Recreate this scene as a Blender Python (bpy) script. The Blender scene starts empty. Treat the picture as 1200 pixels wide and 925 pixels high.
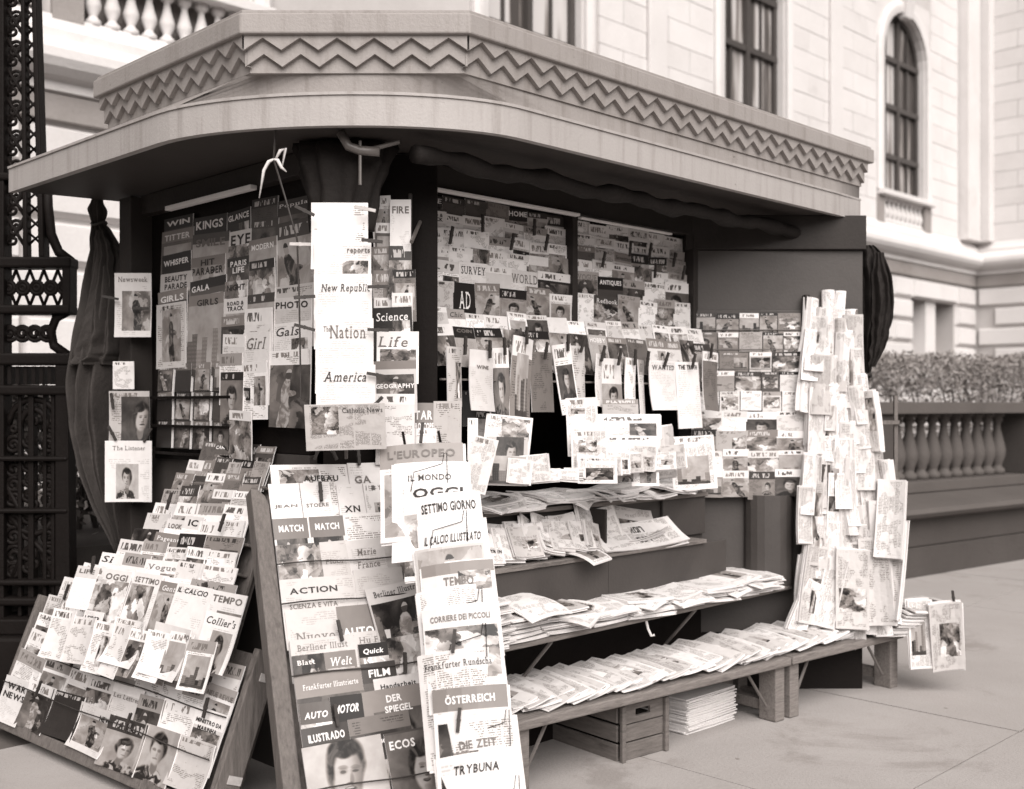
import bpy, math, random
from mathutils import Vector, Matrix, noise as mnoise

R2 = math.sqrt(.5)
rnd = random.Random(7)
scene = bpy.context.scene
col = scene.collection

# ------------------------------------------------------------------ camera
cam_d = bpy.data.cameras.new('camera')
cam = bpy.data.objects.new('camera', cam_d)
col.objects.link(cam)
cam.location = (-2.0, -2.9, 1.5)
cam.rotation_euler = (math.radians(90), 0, math.radians(-45))
cam_d.sensor_width = 36
cam_d.lens = 36 * 1305 / 1200
cam_d.shift_y = 12.5 / 1200
cam_d.clip_end = 500
cam_d.dof.use_dof = True
cam_d.dof.focus_distance = 4.4
cam_d.dof.aperture_fstop = 2.2
scene.camera = cam

# ------------------------------------------------------------------ sky, sun, exposure
SUN_ELEV, SUN_AZ = 42.0, 210.0        # azimuth: compass bearing of the sun seen from the stand (0 = +y, clockwise)
world = bpy.data.worlds.new('World'); scene.world = world; world.use_nodes = True
wt = world.node_tree; wt.nodes.clear()
sky = wt.nodes.new('ShaderNodeTexSky'); sky.sky_type = 'NISHITA'; sky.sun_disc = False
sky.sun_elevation = math.radians(SUN_ELEV); sky.sun_rotation = math.radians(SUN_AZ)
sky.air_density = 1.0; sky.dust_density = 6.0; sky.ozone_density = 1.0
bw = wt.nodes.new('ShaderNodeRGBToBW')              # a black and white photograph: the sky's brightness without its blue
tint = wt.nodes.new('ShaderNodeMix'); tint.data_type = 'RGBA'; tint.blend_type = 'MULTIPLY'; tint.inputs['Factor'].default_value = 1
tint.inputs['B'].default_value = (1.0, .95, .92, 1)
bg = wt.nodes.new('ShaderNodeBackground'); bg.inputs['Strength'].default_value = .055
wo = wt.nodes.new('ShaderNodeOutputWorld')
wt.links.new(sky.outputs[0], bw.inputs[0]); wt.links.new(bw.outputs[0], tint.inputs['A'])
wt.links.new(tint.outputs['Result'], bg.inputs['Color']); wt.links.new(bg.outputs[0], wo.inputs[0])
sun_d = bpy.data.lights.new('sun', 'SUN'); sun_d.energy = 3.1; sun_d.angle = math.radians(60); sun_d.color = (1, .95, .915)
sun = bpy.data.objects.new('sun', sun_d); col.objects.link(sun)
_e, _a = math.radians(SUN_ELEV), math.radians(SUN_AZ)
sun_dir = Vector((math.sin(_a) * math.cos(_e), math.cos(_a) * math.cos(_e), math.sin(_e)))
sun.rotation_euler = sun_dir.to_track_quat('Z', 'Y').to_euler()
scene.view_settings.view_transform = 'Standard'; scene.view_settings.look = 'None'
scene.view_settings.exposure = 0.70; scene.view_settings.gamma = 1
scene.render.engine = 'CYCLES'
scene.cycles.max_bounces = 6

# ------------------------------------------------------------------ node helper
class NT:
    def __init__(s, name):
        s.m = bpy.data.materials.new(name); s.m.use_nodes = True
        s.t = s.m.node_tree; s.n = s.t.nodes; s.b = s.n['Principled BSDF']
    def lk(s, a, b):
        if isinstance(a, bpy.types.NodeSocket): s.t.links.new(a, b)
        else: b.default_value = a
    def ma(s, op, a, b=0.0, clamp=False):
        n = s.n.new('ShaderNodeMath'); n.operation = op; n.use_clamp = clamp
        s.lk(a, n.inputs[0]); s.lk(b, n.inputs[1]); return n.outputs[0]
    def add(s, a, b): return s.ma('ADD', a, b)
    def sub(s, a, b): return s.ma('SUBTRACT', a, b)
    def mul(s, a, b): return s.ma('MULTIPLY', a, b)
    def gt(s, a, b): return s.ma('GREATER_THAN', a, b)
    def lt(s, a, b): return s.ma('LESS_THAN', a, b)
    def mix(s, f, a, b):
        n = s.n.new('ShaderNodeMix'); n.data_type = 'FLOAT'
        s.lk(f, n.inputs[0]); s.lk(a, n.inputs[2]); s.lk(b, n.inputs[3]); return n.outputs[0]
    def ss(s, v, a, b):        # smooth step a..b -> 0..1
        n = s.n.new('ShaderNodeMapRange'); n.interpolation_type = 'SMOOTHSTEP'
        s.lk(v, n.inputs[0]); n.inputs[1].default_value = a; n.inputs[2].default_value = b; return n.outputs[0]
    def xyz(s, a, b, c=0.0):
        n = s.n.new('ShaderNodeCombineXYZ'); s.lk(a, n.inputs[0]); s.lk(b, n.inputs[1]); s.lk(c, n.inputs[2]); return n.outputs[0]
    def noise(s, v, scale, detail=2, rough=.5, dist=0):
        n = s.n.new('ShaderNodeTexNoise'); s.lk(v, n.inputs['Vector']); n.inputs['Scale'].default_value = scale
        n.inputs['Detail'].default_value = detail; n.inputs['Roughness'].default_value = rough; n.inputs['Distortion'].default_value = dist
        return n.outputs['Fac']
    def attr(s, name):
        n = s.n.new('ShaderNodeAttribute'); n.attribute_type = 'OBJECT'; n.attribute_name = name
        p = s.n.new('ShaderNodeSeparateXYZ'); s.lk(n.outputs['Vector'], p.inputs[0]); return p.outputs
    def ell(s, u, v, cx, cy, rx, ry, soft=.25):   # soft ellipse mask
        a = s.ma('DIVIDE', s.sub(u, cx), rx); b = s.ma('DIVIDE', s.sub(v, cy), ry)
        d = s.add(s.mul(a, a), s.mul(b, b)); return s.sub(1.0, s.ss(d, 1 - soft, 1 + soft))
    def sepia(s, v):
        r = s.n.new('ShaderNodeValToRGB'); e = r.color_ramp.elements
        e[0].position = 0; e[0].color = (.0035, .0022, .0019, 1); e[1].position = 1; e[1].color = (1, .975, .97, 1)
        x = e.new(.2); x.color = (.207, .186, .174, 1)
        s.lk(v, r.inputs[0]); return r.outputs[0]
    def objco(s, obj=True):
        n = s.n.new('ShaderNodeTexCoord'); return n.outputs['Object' if obj else 'Generated']
    def worldco(s):
        return s.n.new('ShaderNodeNewGeometry').outputs['Position']
    def uv(s):
        n = s.n.new('ShaderNodeTexCoord'); p = s.n.new('ShaderNodeSeparateXYZ'); s.lk(n.outputs['UV'], p.inputs[0]); return p.outputs
    def bump(s, h, dist=.002, strength=1):
        n = s.n.new('ShaderNodeBump'); n.inputs['Distance'].default_value = dist; n.inputs['Strength'].default_value = strength
        s.lk(h, n.inputs['Height']); s.lk(n.outputs[0], s.b.inputs['Normal'])
    def done(s, v, rough=.6, spec=.3):
        s.lk(s.sepia(v), s.b.inputs['Base Color']); s.lk(rough, s.b.inputs['Roughness']); s.b.inputs['Specular IOR Level'].default_value = spec
        return s.m

def surface(name, tone, var=.12, scale=6, rough=.6, spec=.3, bump=0, stretch=None, stain=0.0, fine=60):
    """painted / worn surface: even tone with blotches, streaks and fine relief"""
    n = NT(name); p = n.worldco()
    if stretch:
        mp = n.n.new('ShaderNodeMapping'); mp.inputs['Scale'].default_value = stretch; n.lk(p, mp.inputs[0]); p = mp.outputs[0]
    a = n.noise(p, scale, 5, .6); b = n.noise(p, fine, 3, .6)
    v = n.mul(tone, n.add(1 - var, n.add(n.mul(a, var * 1.4), n.mul(b, var * .6))))
    if stain:
        st = n.ss(n.noise(p, scale * .35, 6, .65, .6), .52, .72)
        v = n.mul(v, n.sub(1.0, n.mul(st, stain)))
    if bump: n.bump(n.add(n.mul(a, .4), b), bump)
    return n.done(v, rough, spec)

M = {}
def weathered_paint(name, tone):
    n = NT(name); p = n.worldco()
    mp = n.n.new('ShaderNodeMapping'); mp.inputs['Scale'].default_value = (9, 9, .7); n.lk(p, mp.inputs[0])
    streak = n.ss(n.noise(mp.outputs[0], 2.2, 4, .65), .46, .72); blot = n.noise(p, 1.7, 6, .65); fine = n.noise(p, 90, 3, .6)
    chip = n.mul(n.ss(n.noise(p, 26, 4, .7), .68, .70), n.ss(n.noise(p, 2.4, 2), .48, .58))
    v = n.mul(tone, n.add(.84, n.add(n.mul(blot, .22), n.mul(fine, .10))))
    v = n.mul(v, n.sub(1.0, n.mul(streak, .20))); v = n.mix(n.mul(chip, .7), v, tone * .45)
    n.bump(n.add(fine, n.mul(chip, -1.0)), .0015)
    return n.done(v, n.add(.42, n.mul(blot, .25)), .3)
M['paint'] = weathered_paint('stand_paint', .27)
M['paint_light'] = weathered_paint('valance_paint', .34)
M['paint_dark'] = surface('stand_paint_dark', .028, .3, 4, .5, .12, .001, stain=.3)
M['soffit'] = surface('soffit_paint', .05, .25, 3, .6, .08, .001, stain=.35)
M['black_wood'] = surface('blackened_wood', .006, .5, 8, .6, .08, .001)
M['panel_grey'] = surface('grey_panel', .05, .2, 4, .55, .35, .001, stain=.2)
M['wood'] = surface('bare_wood', .19, .85, 9, .7, .2, .003, stretch=(1, 14, 14), stain=.45)
M['wood_rack'] = surface('rack_wood', .14, .8, 8, .65, .2, .003, stretch=(11, 11, 1), stain=.4)
M['crate_wood'] = surface('crate_wood', .13, .85, 9, .7, .2, .002, stretch=(1, 1, 8), stain=.4)
M['strip_white'] = surface('white_strip', .75, .1, 10, .5, .3)
M['iron'] = surface('black_iron', .005, .5, 14, .55, .08, .002)
M['steel'] = surface('dull_steel', .10, .4, 20, .4, .5)
M['pin'] = surface('dark_clothespin', .035, .5, 60, .6, .3)
M['pin_pale'] = surface('pale_clothespin', .42, .3, 60, .6, .3)
M['canvas'] = surface('canvas_tarp', .05, .5, 5, .75, .15, .003, stain=.4)
M['canvas_dark'] = surface('dark_canvas', .014, .5, 5, .75, .15, .003, stain=.4)
M['rag'] = surface('white_rag', .6, .3, 20, .8, .1, .003)
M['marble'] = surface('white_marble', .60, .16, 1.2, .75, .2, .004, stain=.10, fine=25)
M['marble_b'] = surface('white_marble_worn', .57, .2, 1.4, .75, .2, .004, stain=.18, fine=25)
M['marble_dark'] = surface('dark_marble', .26, .35, 1.0, .8, .2, .006, stain=.35, fine=25)  # darker overall tone with random blotches, for frieze bands and window aprons
M['joint'] = surface('marble_joint', .44, .3, 2, .9, .1)
M['granite'] = surface('terrace_granite', .06, .3, 2.0, .8, .2, .004, stain=.2, fine=40)
M['granite_light'] = surface('terrace_ledge', .085, .25, 2.0, .75, .2, .004, stain=.2, fine=40)
M['win_frame'] = surface('bronze_window_frame', .05, .3, 5, .5, .4)
M['curtain'] = surface('window_blind', .45, .3, 3, .8, .1, stretch=(9, 1, .3))
def pavement_mat():
    n = NT('sidewalk_concrete'); p = n.worldco()
    big = n.noise(p, .55, 5, .6); mid = n.noise(p, 4, 5, .65); fine = n.noise(p, 70, 3, .7)
    v = n.mul(.31, n.add(.70, n.add(n.mul(big, .34), n.add(n.mul(mid, .16), n.mul(fine, .16)))))
    vo = n.n.new('ShaderNodeTexVoronoi'); vo.inputs['Scale'].default_value = 3.2; n.lk(p, vo.inputs['Vector'])
    gum = n.mul(n.lt(n.add(vo.outputs['Distance'], n.mul(mid, .05)), .075), n.gt(n.noise(p, 1.3, 1), .5))
    v = n.mul(v, n.sub(1.0, n.mul(gum, .35)))
    st = n.ss(n.noise(p, 1.1, 6, .7, .8), .55, .70); v = n.mul(v, n.sub(1.0, n.mul(st, .22)))
    grit = n.gt(n.noise(p, 160, 2, .6), .66); v = n.mul(v, n.sub(1.0, n.mul(grit, .25)))
    n.bump(fine, .003)
    return n.done(v, .85, .15)
M['sidewalk'] = pavement_mat()
M['sidewalk_joint'] = surface('sidewalk_joint', .10, .3, 3, .9, .1)
M['terrace'] = surface('terrace_paving', .4, .2, 2, .85, .15)
M['paper'] = surface('paper_edge', .66, .22, 90, .8, .1)
M['ink_dark'] = surface('ink_black', .02, .3, 60, .5, .3)
M['ink_grey'] = surface('ink_grey', .13, .3, 60, .5, .3)
M['ink_white'] = surface('ink_paper_white', .72, .1, 60, .5, .3)
M['leaf'] = surface('hedge_leaf', .24, .6, 3, .6, .3)
M['leaf_dark'] = surface('shrub_leaf', .13, .8, 3, .5, .4)
M['twig'] = surface('hedge_twig', .06, .4, 8, .8, .1)

g = NT('window_glass'); g.b.inputs['Roughness'].default_value = .08; g.b.inputs['Specular IOR Level'].default_value = .6
gm = g.n.new('ShaderNodeMapping'); gm.inputs['Scale'].default_value = (5, 1, .35); g.lk(g.worldco(), gm.inputs[0]); gn = g.noise(gm.outputs[0], .9, 3)
g.lk(g.sepia(g.add(.06, g.mul(g.ss(gn, .38, .56), .45))), g.b.inputs['Base Color']); M['glass'] = g.m  # pale upright streaks in the base colour stand in for reflections and blinds

def print_material(name, news=False):
    """printed cover: paper tone, masthead band, picture and type, all set by three vectors stored on each object"""
    n = NT(name); u, v = n.uv()[0:2]
    tone, band, bandh = n.attr('cover_tone'); y0, y1, seed = n.attr('cover_art'); x0, x1, kind = n.attr('cover_frame')
    pu = n.ma('DIVIDE', n.sub(u, x0), n.ma('MAXIMUM', n.sub(x1, x0), .01)); pv = n.ma('DIVIDE', n.sub(v, y0), n.ma('MAXIMUM', n.sub(y1, y0), .01))
    inside = n.mul(n.mul(n.gt(u, x0), n.lt(u, x1)), n.mul(n.gt(v, y0), n.lt(v, y1)))
    sv = n.xyz(n.add(pu, n.mul(seed, 3.7)), n.add(pv, n.mul(seed, 1.3)), seed)
    # type: lines broken into words, set in blocks
    rows, words = (52, 70) if news else (32, 36)
    line = n.lt(n.ma('FRACT', n.mul(v, rows)), .5)
    row = n.ma('FLOOR', n.mul(v, rows))
    word = n.gt(n.noise(n.xyz(n.mul(u, words), n.mul(row, 7.3), seed), 1.0, 1), .44)
    block = n.ss(n.noise(n.xyz(n.mul(u, 1.6), n.mul(v, 3.2), n.add(seed, 4.0)), 1.6, 1), .46 if news else .52, .5 if news else .56)
    margin = n.mul(n.mul(n.gt(u, .06), n.lt(u, .94)), n.mul(n.gt(v, .04), n.lt(v, .97)))
    mast, body = n.attr('cover_mast')[0:2]
    ink = n.mul(n.mul(n.mul(line, word), n.mul(block, margin)), body)
    if news:
        gut = n.gt(n.ma('FRACT', n.mul(u, 5.0)), .1); ink = n.mul(ink, gut)
    val = n.mix(n.mul(ink, .62 if news else .55), tone, .06)
    bandmask = n.gt(v, n.sub(1.0, bandh)); val = n.mix(bandmask, val, band)
    # illegible masthead lettering in the band
    rel = n.ma('DIVIDE', n.sub(1.0, v), n.ma('MAXIMUM', bandh, .14))
    let = n.mul(n.gt(n.noise(n.xyz(n.mul(u, 17), n.mul(v, 5), n.add(seed, 2.0)), 1.0, 1), .5), n.mul(n.mul(n.gt(rel, .25), n.lt(rel, .8)), n.mul(n.gt(u, .1), n.lt(u, n.add(.55, n.mul(n.ma('FRACT', seed), .37))))))
    under = n.mix(n.gt(bandh, .01), tone, band)
    val = n.mix(n.mul(let, n.mul(mast, .8)), val, n.mix(n.gt(under, .3), .62, n.mix(n.gt(n.ma('FRACT', n.mul(seed, .91)), .45), .05, .22)))
    # picture: soft masses, hard shapes, fine grain
    a = n.noise(sv, 2.2, 4, .55, .4); b = n.noise(sv, 5.5, 3, .6, .8); c = n.noise(n.xyz(pu, pv, n.add(seed, 9.1)), 1.6, 1)
    pic = n.add(n.mul(n.sub(a, .5), 1.9), n.add(.27, n.mul(n.gt(b, .58), -.16)))
    pic = n.add(pic, n.mul(n.ss(c, .5, .53), .26))
    vo = n.n.new('ShaderNodeTexVoronoi'); vo.inputs['Scale'].default_value = 2.6
    n.lk(n.xyz(n.add(n.add(pu, n.mul(seed, 2.1)), n.mul(n.sub(a, .5), .9)), n.add(pv, n.mul(n.sub(b, .5), .5)), seed), vo.inputs['Vector'])
    vs_ = n.n.new('ShaderNodeSeparateColor'); n.lk(vo.outputs['Color'], vs_.inputs[0]); cell = vs_.outputs[0]
    pic = n.add(n.mul(pic, .5), n.mul(n.mul(cell, cell), .48))
    sel = n.ma('FRACT', n.mul(seed, .53)); inv = n.gt(n.ma('FRACT', n.mul(seed, .29)), .6)
    # a street view: blocks of different height against the sky
    cl = n.ma('FLOOR', n.add(n.mul(pu, 7.0), n.mul(n.sub(a, .5), .5))); ch_ = n.noise(n.xyz(n.mul(cl, 7.7), seed, 0.0), 1.0, 0); bt = n.noise(n.xyz(n.mul(cl, 3.3), seed, 5.0), 1.0, 0)
    wins = n.mul(n.gt(n.ma('FRACT', n.mul(pu, 23.0)), .5), n.gt(n.ma('FRACT', n.mul(pv, 17.0)), .5))
    town = n.mix(n.lt(pv, n.add(.08, n.mul(n.sub(ch_, .25), 1.35))), n.add(.42, n.mul(n.sub(a, .5), .35)), n.add(n.add(.03, n.mul(n.sub(bt, .3), .8)), n.mul(wins, .07)))
    town = n.mix(n.lt(pv, n.add(.10, n.mul(n.sub(b, .5), .12))), town, n.mul(a, .22))
    # a standing figure
    fx = n.add(n.sub(pu, n.add(.38, n.mul(n.ma('FRACT', n.mul(seed, .83)), .24))), n.add(n.mul(n.sub(a, .5), .22), n.mul(n.sub(pv, .4), n.sub(n.ma('FRACT', n.mul(seed, .47)), .5)))); fy = n.add(pv, n.mul(n.sub(b, .5), .06))
    body = n.ma('MAXIMUM', n.ell(fx, fy, .0, .56, .13, .22, .12), n.ma('MAXIMUM', n.ell(fx, fy, -.05, .2, .075, .28, .12), n.ma('MAXIMUM', n.ell(fx, fy, .07, .2, .07, .28, .12), n.ell(fx, fy, .14, .55, .14, .05, .15))))
    head = n.ell(fx, fy, .01, .85, .065, .085, .15)
    fig = n.mix(body, n.add(.36, n.add(n.mul(n.sub(a, .5), .5), n.mul(n.sub(cell, .5), .22))), n.add(.04, n.mul(n.ss(b, .42, .62), .22))); fig = n.mix(head, fig, n.mix(n.gt(fy, .87), .40, .05))
    fig = n.mix(inv, fig, n.sub(.52, fig)); 
    pic = n.mix(n.gt(sel, .40), pic, n.mix(n.gt(sel, .52), town, fig))
    # portrait: soft head and shoulders, lit from one side, turned a little by the seed
    br = n.ma('FRACT', n.mul(seed, .37)); tl = n.sub(n.ma('FRACT', n.mul(seed, .71)), .5)
    wx = n.mul(n.sub(n.noise(n.xyz(pu, pv, seed), 3.0, 2), .5), .10); wy = n.mul(n.sub(n.noise(n.xyz(pu, pv, n.add(seed, 5.0)), 3.0, 2), .5), .10)
    dv = n.add(pv, wy); du = n.add(n.add(n.sub(pu, n.add(.5, n.mul(tl, .12))), wx), n.mul(n.sub(pv, .5), n.mul(tl, -.35)))
    back = n.add(n.add(.07, n.mul(br, .42)), n.mul(n.sub(a, .5), .35))
    sh = n.ell(du, dv, n.mul(tl, .3), -.02, .44, .30, .2); hair = n.ell(du, dv, n.mul(tl, -.08), .66, .225, .25, .3)
    face = n.ell(du, dv, .0, .56, .165, .235, .3); neck = n.ell(du, dv, .0, .30, .085, .15, .4)
    ex = n.mul(tl, .06)
    brow = n.add(n.ell(du, dv, n.add(ex, -.070), .625, .055, .018, .7), n.ell(du, dv, n.add(ex, .070), .625, .055, .018, .7))
    eye = n.add(n.ell(du, dv, n.add(ex, -.068), .588, .034, .012, .6), n.ell(du, dv, n.add(ex, .068), .588, .034, .012, .6)); fringe = n.ell(du, dv, n.mul(tl, -.16), .785, .17, .085, .35); chin = n.ell(du, dv, ex, .37, .06, .03, .9)
    mouth = n.ell(du, dv, ex, .440, .065, .018, .7); smile = n.ell(du, dv, ex, .446, .045, .008, .7)
    nose = n.ell(du, dv, n.add(ex, .028), .515, .022, .055, .9); nb = n.ell(du, dv, ex, .49, .035, .012, .8); shade = n.ss(du, -.02, .17)
    por = n.mix(sh, back, n.add(.05, n.mul(n.ss(b, .45, .6), n.mul(br, .5))))
    por = n.mix(neck, por, .24); por = n.mix(hair, por, n.add(.02, n.mul(n.ss(b, .4, .75), .16)))
    por = n.mix(face, por, n.sub(n.add(.46, n.mul(n.sub(b, .5), .12)), n.mul(shade, .24)))
    por = n.mix(fringe, por, n.add(.02, n.mul(n.ss(b, .4, .75), .16))); socket = n.ma('MINIMUM', n.add(n.ell(du, dv, n.add(ex, -.066), .596, .048, .026, .9), n.ell(du, dv, n.add(ex, .066), .596, .048, .026, .9)), 1.0); por0 = n.mix(n.mul(socket, .55), por, .10); por0 = n.mix(n.mul(mouth, .5), por0, .16); por0 = n.mix(n.mul(nose, .3), por0, .2); por = n.mix(n.mul(chin, .3), por, .15); por = n.mix(n.mul(nose, .5), por, .14); por = n.mix(n.mul(nb, .65), por, .07); por = n.mix(n.mul(n.ma('MINIMUM', brow, 1.0), .4), por, .12)
    por = n.mix(n.mul(socket, .35), por, .14); por = n.mix(n.mul(n.ma('MINIMUM', eye, 1.0), .65), por, .06); por = n.mix(n.mul(mouth, .9), por, .06); por = n.mix(n.mul(smile, n.mul(br, .8)), por, .6)
    por = n.mix(n.gt(kind, 1.2), por0, por)
    pic = n.mix(n.gt(kind, .5), pic, por)
    pic = n.ma('MAXIMUM', n.ma('MINIMUM', pic, .72), .015)
    val = n.mix(n.mul(inside, n.lt(kind, 1.5)), val, pic)
    val = n.mul(n.ma('POWER', n.ma('DIVIDE', n.ma('MAXIMUM', val, .004), .72), 1.55), .72)
    wear = n.noise(n.worldco(), 35, 3); val = n.mul(val, n.add(.9, n.mul(wear, .18)))
    if news: n.bump(n.noise(n.worldco(), 22, 2), .004)
    return n.done(val, .75 if news else .42, .2 if news else .35)
M['cover'] = print_material('printed_cover')
M['news'] = print_material('newsprint', True)

# ------------------------------------------------------------------ mesh helpers
class MB:
    def __init__(s): s.v = []; s.f = []; s.mi = []; s.uv = {}
    def add(s, verts, faces, mi=0, mat=None):
        o = len(s.v)
        for p in verts:
            s.v.append(tuple(mat @ Vector(p)) if mat else tuple(p))
        for fc in faces: s.f.append(tuple(o + i for i in fc)); s.mi.append(mi)
        return s
    def box(s, x0, x1, y0, y1, z0, z1, mat=None, mi=0):
        v = [(x, y, z) for x in (x0, x1) for y in (y0, y1) for z in (z0, z1)]
        return s.add(v, [(0, 1, 3, 2), (4, 6, 7, 5), (0, 4, 5, 1), (2, 3, 7, 6), (0, 2, 6, 4), (1, 5, 7, 3)], mi, mat)
    def prism(s, poly, z0, z1, mat=None):          # poly (x, y) counter-clockwise, extruded z0..z1
        n = len(poly); v = [(x, y, z0) for x, y in poly] + [(x, y, z1) for x, y in poly]
        f = [tuple(range(n - 1, -1, -1)), tuple(range(n, 2 * n))] + [(i, (i + 1) % n, n + (i + 1) % n, n + i) for i in range(n)]
        return s.add(v, f, 0, mat)
    def tube(s, path, r, n=8, closed=False, mat=None):
        P = [Vector(p) for p in path]; L = len(P); rs = r if isinstance(r, (list, tuple)) else [r] * L
        v = []; up = Vector((.13, .27, .95)).normalized()
        for i, p in enumerate(P):
            d = (P[(i + 1) % L] - P[i - 1]) if closed else (P[min(i + 1, L - 1)] - P[max(i - 1, 0)])
            d.normalize(); a = d.cross(up)
            if a.length < 1e-3: a = d.cross(Vector((1, 0, 0)))
            a.normalize(); b = d.cross(a)
            for k in range(n):
                t = 2 * math.pi * k / n; v.append(p + a * (rs[i] * math.cos(t)) + b * (rs[i] * math.sin(t)))
        f = []
        for i in range(L if closed else L - 1):
            j = (i + 1) % L
            for k in range(n): f.append((i * n + k, i * n + (k + 1) % n, j * n + (k + 1) % n, j * n + k))
        if not closed: f += [tuple(range(n - 1, -1, -1)), tuple(range((L - 1) * n, L * n))]
        return s.add(v, f, 0, mat)
    def lathe(s, prof, n=12, mat=None):            # prof (r, z)
        v = []; f = []
        for r, z in prof:
            for k in range(n): t = 2 * math.pi * k / n; v.append((r * math.cos(t), r * math.sin(t), z))
        for i in range(len(prof) - 1):
            for k in range(n): f.append((i * n + k, i * n + (k + 1) % n, (i + 1) * n + (k + 1) % n, (i + 1) * n + k))
        f += [tuple(range(n - 1, -1, -1)), tuple(range((len(prof) - 1) * n, len(prof) * n))]
        return s.add(v, f, 0, mat)
    def mesh(s, name, mats):
        me = bpy.data.meshes.new(name); me.from_pydata(s.v, [], s.f)
        for m in (mats if isinstance(mats, (list, tuple)) else [mats]): me.materials.append(M[m])
        if any(s.mi): me.polygons.foreach_set('material_index', s.mi)
        return me
    def build(s, name, mat, parent=None, smooth=False, bevel=0):
        me = s.mesh(name, mat); me.update()
        if smooth:
            me.polygons.foreach_set('use_smooth', [True] * len(me.polygons))
        o = bpy.data.objects.new(name, me); col.objects.link(o)
        if parent: o.parent = parent
        if bevel:
            bv = o.modifiers.new('bevel', 'BEVEL'); bv.width = bevel; bv.segments = 2; bv.limit_method = 'ANGLE'
        return o

def tag(o, label=None, cat=None, group=None, kind=None):
    if label: o['label'] = label
    if cat: o['category'] = cat
    if group: o['group'] = group
    if kind: o['kind'] = kind
    return o
def empty(name, loc=(0, 0, 0), rz=0):
    o = bpy.data.objects.new(name, None); col.objects.link(o); o.location = loc; o.rotation_euler.z = rz; o.empty_display_size = .1
    return o
def box(name, mat, parent, x0, x1, y0, y1, z0, z1, bevel=.003, m=None):
    return MB().box(x0, x1, y0, y1, z0, z1, m).build(name, mat, parent, bevel=bevel)
def frame(o, u, v):
    u = Vector(u).normalized(); v = Vector(v); n = u.cross(v).normalized(); v = n.cross(u)
    m = Matrix((u, v, n)).transposed().to_4x4(); m.translation = Vector(o); return m
def ordn(i):
    w = ['first', 'second', 'third', 'fourth', 'fifth', 'sixth', 'seventh', 'eighth', 'ninth', 'tenth', 'eleventh', 'twelfth', 'thirteenth', 'fourteenth',
         'fifteenth', 'sixteenth', 'seventeenth', 'eighteenth', 'nineteenth', 'twentieth']
    if i < 20: return w[i]
    t = ['twenty', 'thirty', 'forty', 'fifty', 'sixty', 'seventy', 'eighty', 'ninety'][(i + 1) // 10 - 2]
    return t + '-' + w[(i + 1) % 10 - 1] if (i + 1) % 10 else t[:-1] + 'ieth'

# ------------------------------------------------------------------ lettering: glyph outlines of the built-in font, fitted to a box
GL = {}
def glyph(ch, bold):
    k = (ch, bold)
    if k not in GL:
        cu = bpy.data.curves.new('glyph', 'FONT'); cu.body = ch; cu.resolution_u = 2; cu.offset = .028 if bold else .004
        o = bpy.data.objects.new('glyph', cu); me = bpy.data.meshes.new_from_object(o)
        vs = [tuple(p.co) for p in me.vertices]; fs = [tuple(p.vertices) for p in me.polygons]
        x0 = min((p[0] for p in vs), default=0); x1 = max((p[0] for p in vs), default=.25)
        vs = [(p[0], p[1]) for p in vs]
        if not bold and ch not in 'aceosgOCGQS0369':          # slab serifs on the stem ends
            top = max((p[1] for p in vs), default=0)
            for yb, sg in ((0.0, 1), (top, -1)):
                xs = sorted(p[0] for p in vs if abs(p[1] - yb) < .012); run = []
                for xx in xs:
                    if run and xx - run[-1] > .16: run = [xx]
                    else: run.append(xx)
                    nxt = [q for q in xs if q > xx + 1e-5]
                    if (not nxt or nxt[0] - xx > .16) and run[-1] - run[0] < .22:
                        a0, a1 = run[0] - .07, run[-1] + .07; o_ = len(vs)
                        vs += [(a0, yb), (a1, yb), (a1, yb + sg * .05), (a0, yb + sg * .05)]; fs.append((o_, o_ + 1, o_ + 2, o_ + 3) if sg > 0 else (o_ + 3, o_ + 2, o_ + 1, o_)); run = []
            x0 = min((p[0] for p in vs), default=0); x1 = max((p[0] for p in vs), default=.25)
        GL[k] = ([(p[0] - x0, p[1]) for p in vs], fs, x1 - x0)
        bpy.data.objects.remove(o); bpy.data.meshes.remove(me); bpy.data.curves.remove(cu)
    return GL[k]
def lettering(text, w, h, bold=True, slant=0.0):
    """verts and faces of text filling the box w x h, centred on the origin"""
    x = 0; V = []; F = []
    for ch in text:
        if ch == ' ': x += .32; continue
        vs, fs, adv = glyph(ch, bold); o = len(V)
        V += [(x + p[0], p[1]) for p in vs]; F += [tuple(o + i for i in f) for f in fs]
        x += adv + .085
    x0 = min(p[0] for p in V); x1 = max(p[0] for p in V); y0 = min(p[1] for p in V); y1 = max(p[1] for p in V)
    return [((p[0] - x0) / (x1 - x0) * w - w / 2 + slant * ((p[1] - y0) / (y1 - y0) - .5) * h, ((p[1] - y0) / (y1 - y0) - .5) * h) for p in V], F

# ================================================================== SETTING: pavement and terrace
def wbuild(mb, name, mat, parent, smooth=False, bevel=0):
    """part given in world coordinates under an unrotated Empty"""
    o = mb.build(name, mat, parent, smooth, bevel)
    if parent is not None and parent.type == 'EMPTY': o.location = -Vector(parent.location)
    return o
def wbox(name, mat, parent, x0, x1, y0, y1, z0, z1, bevel=.003, m=None):
    return wbuild(MB().box(x0, x1, y0, y1, z0, z1, m), name, mat, parent, bevel=bevel)

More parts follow.
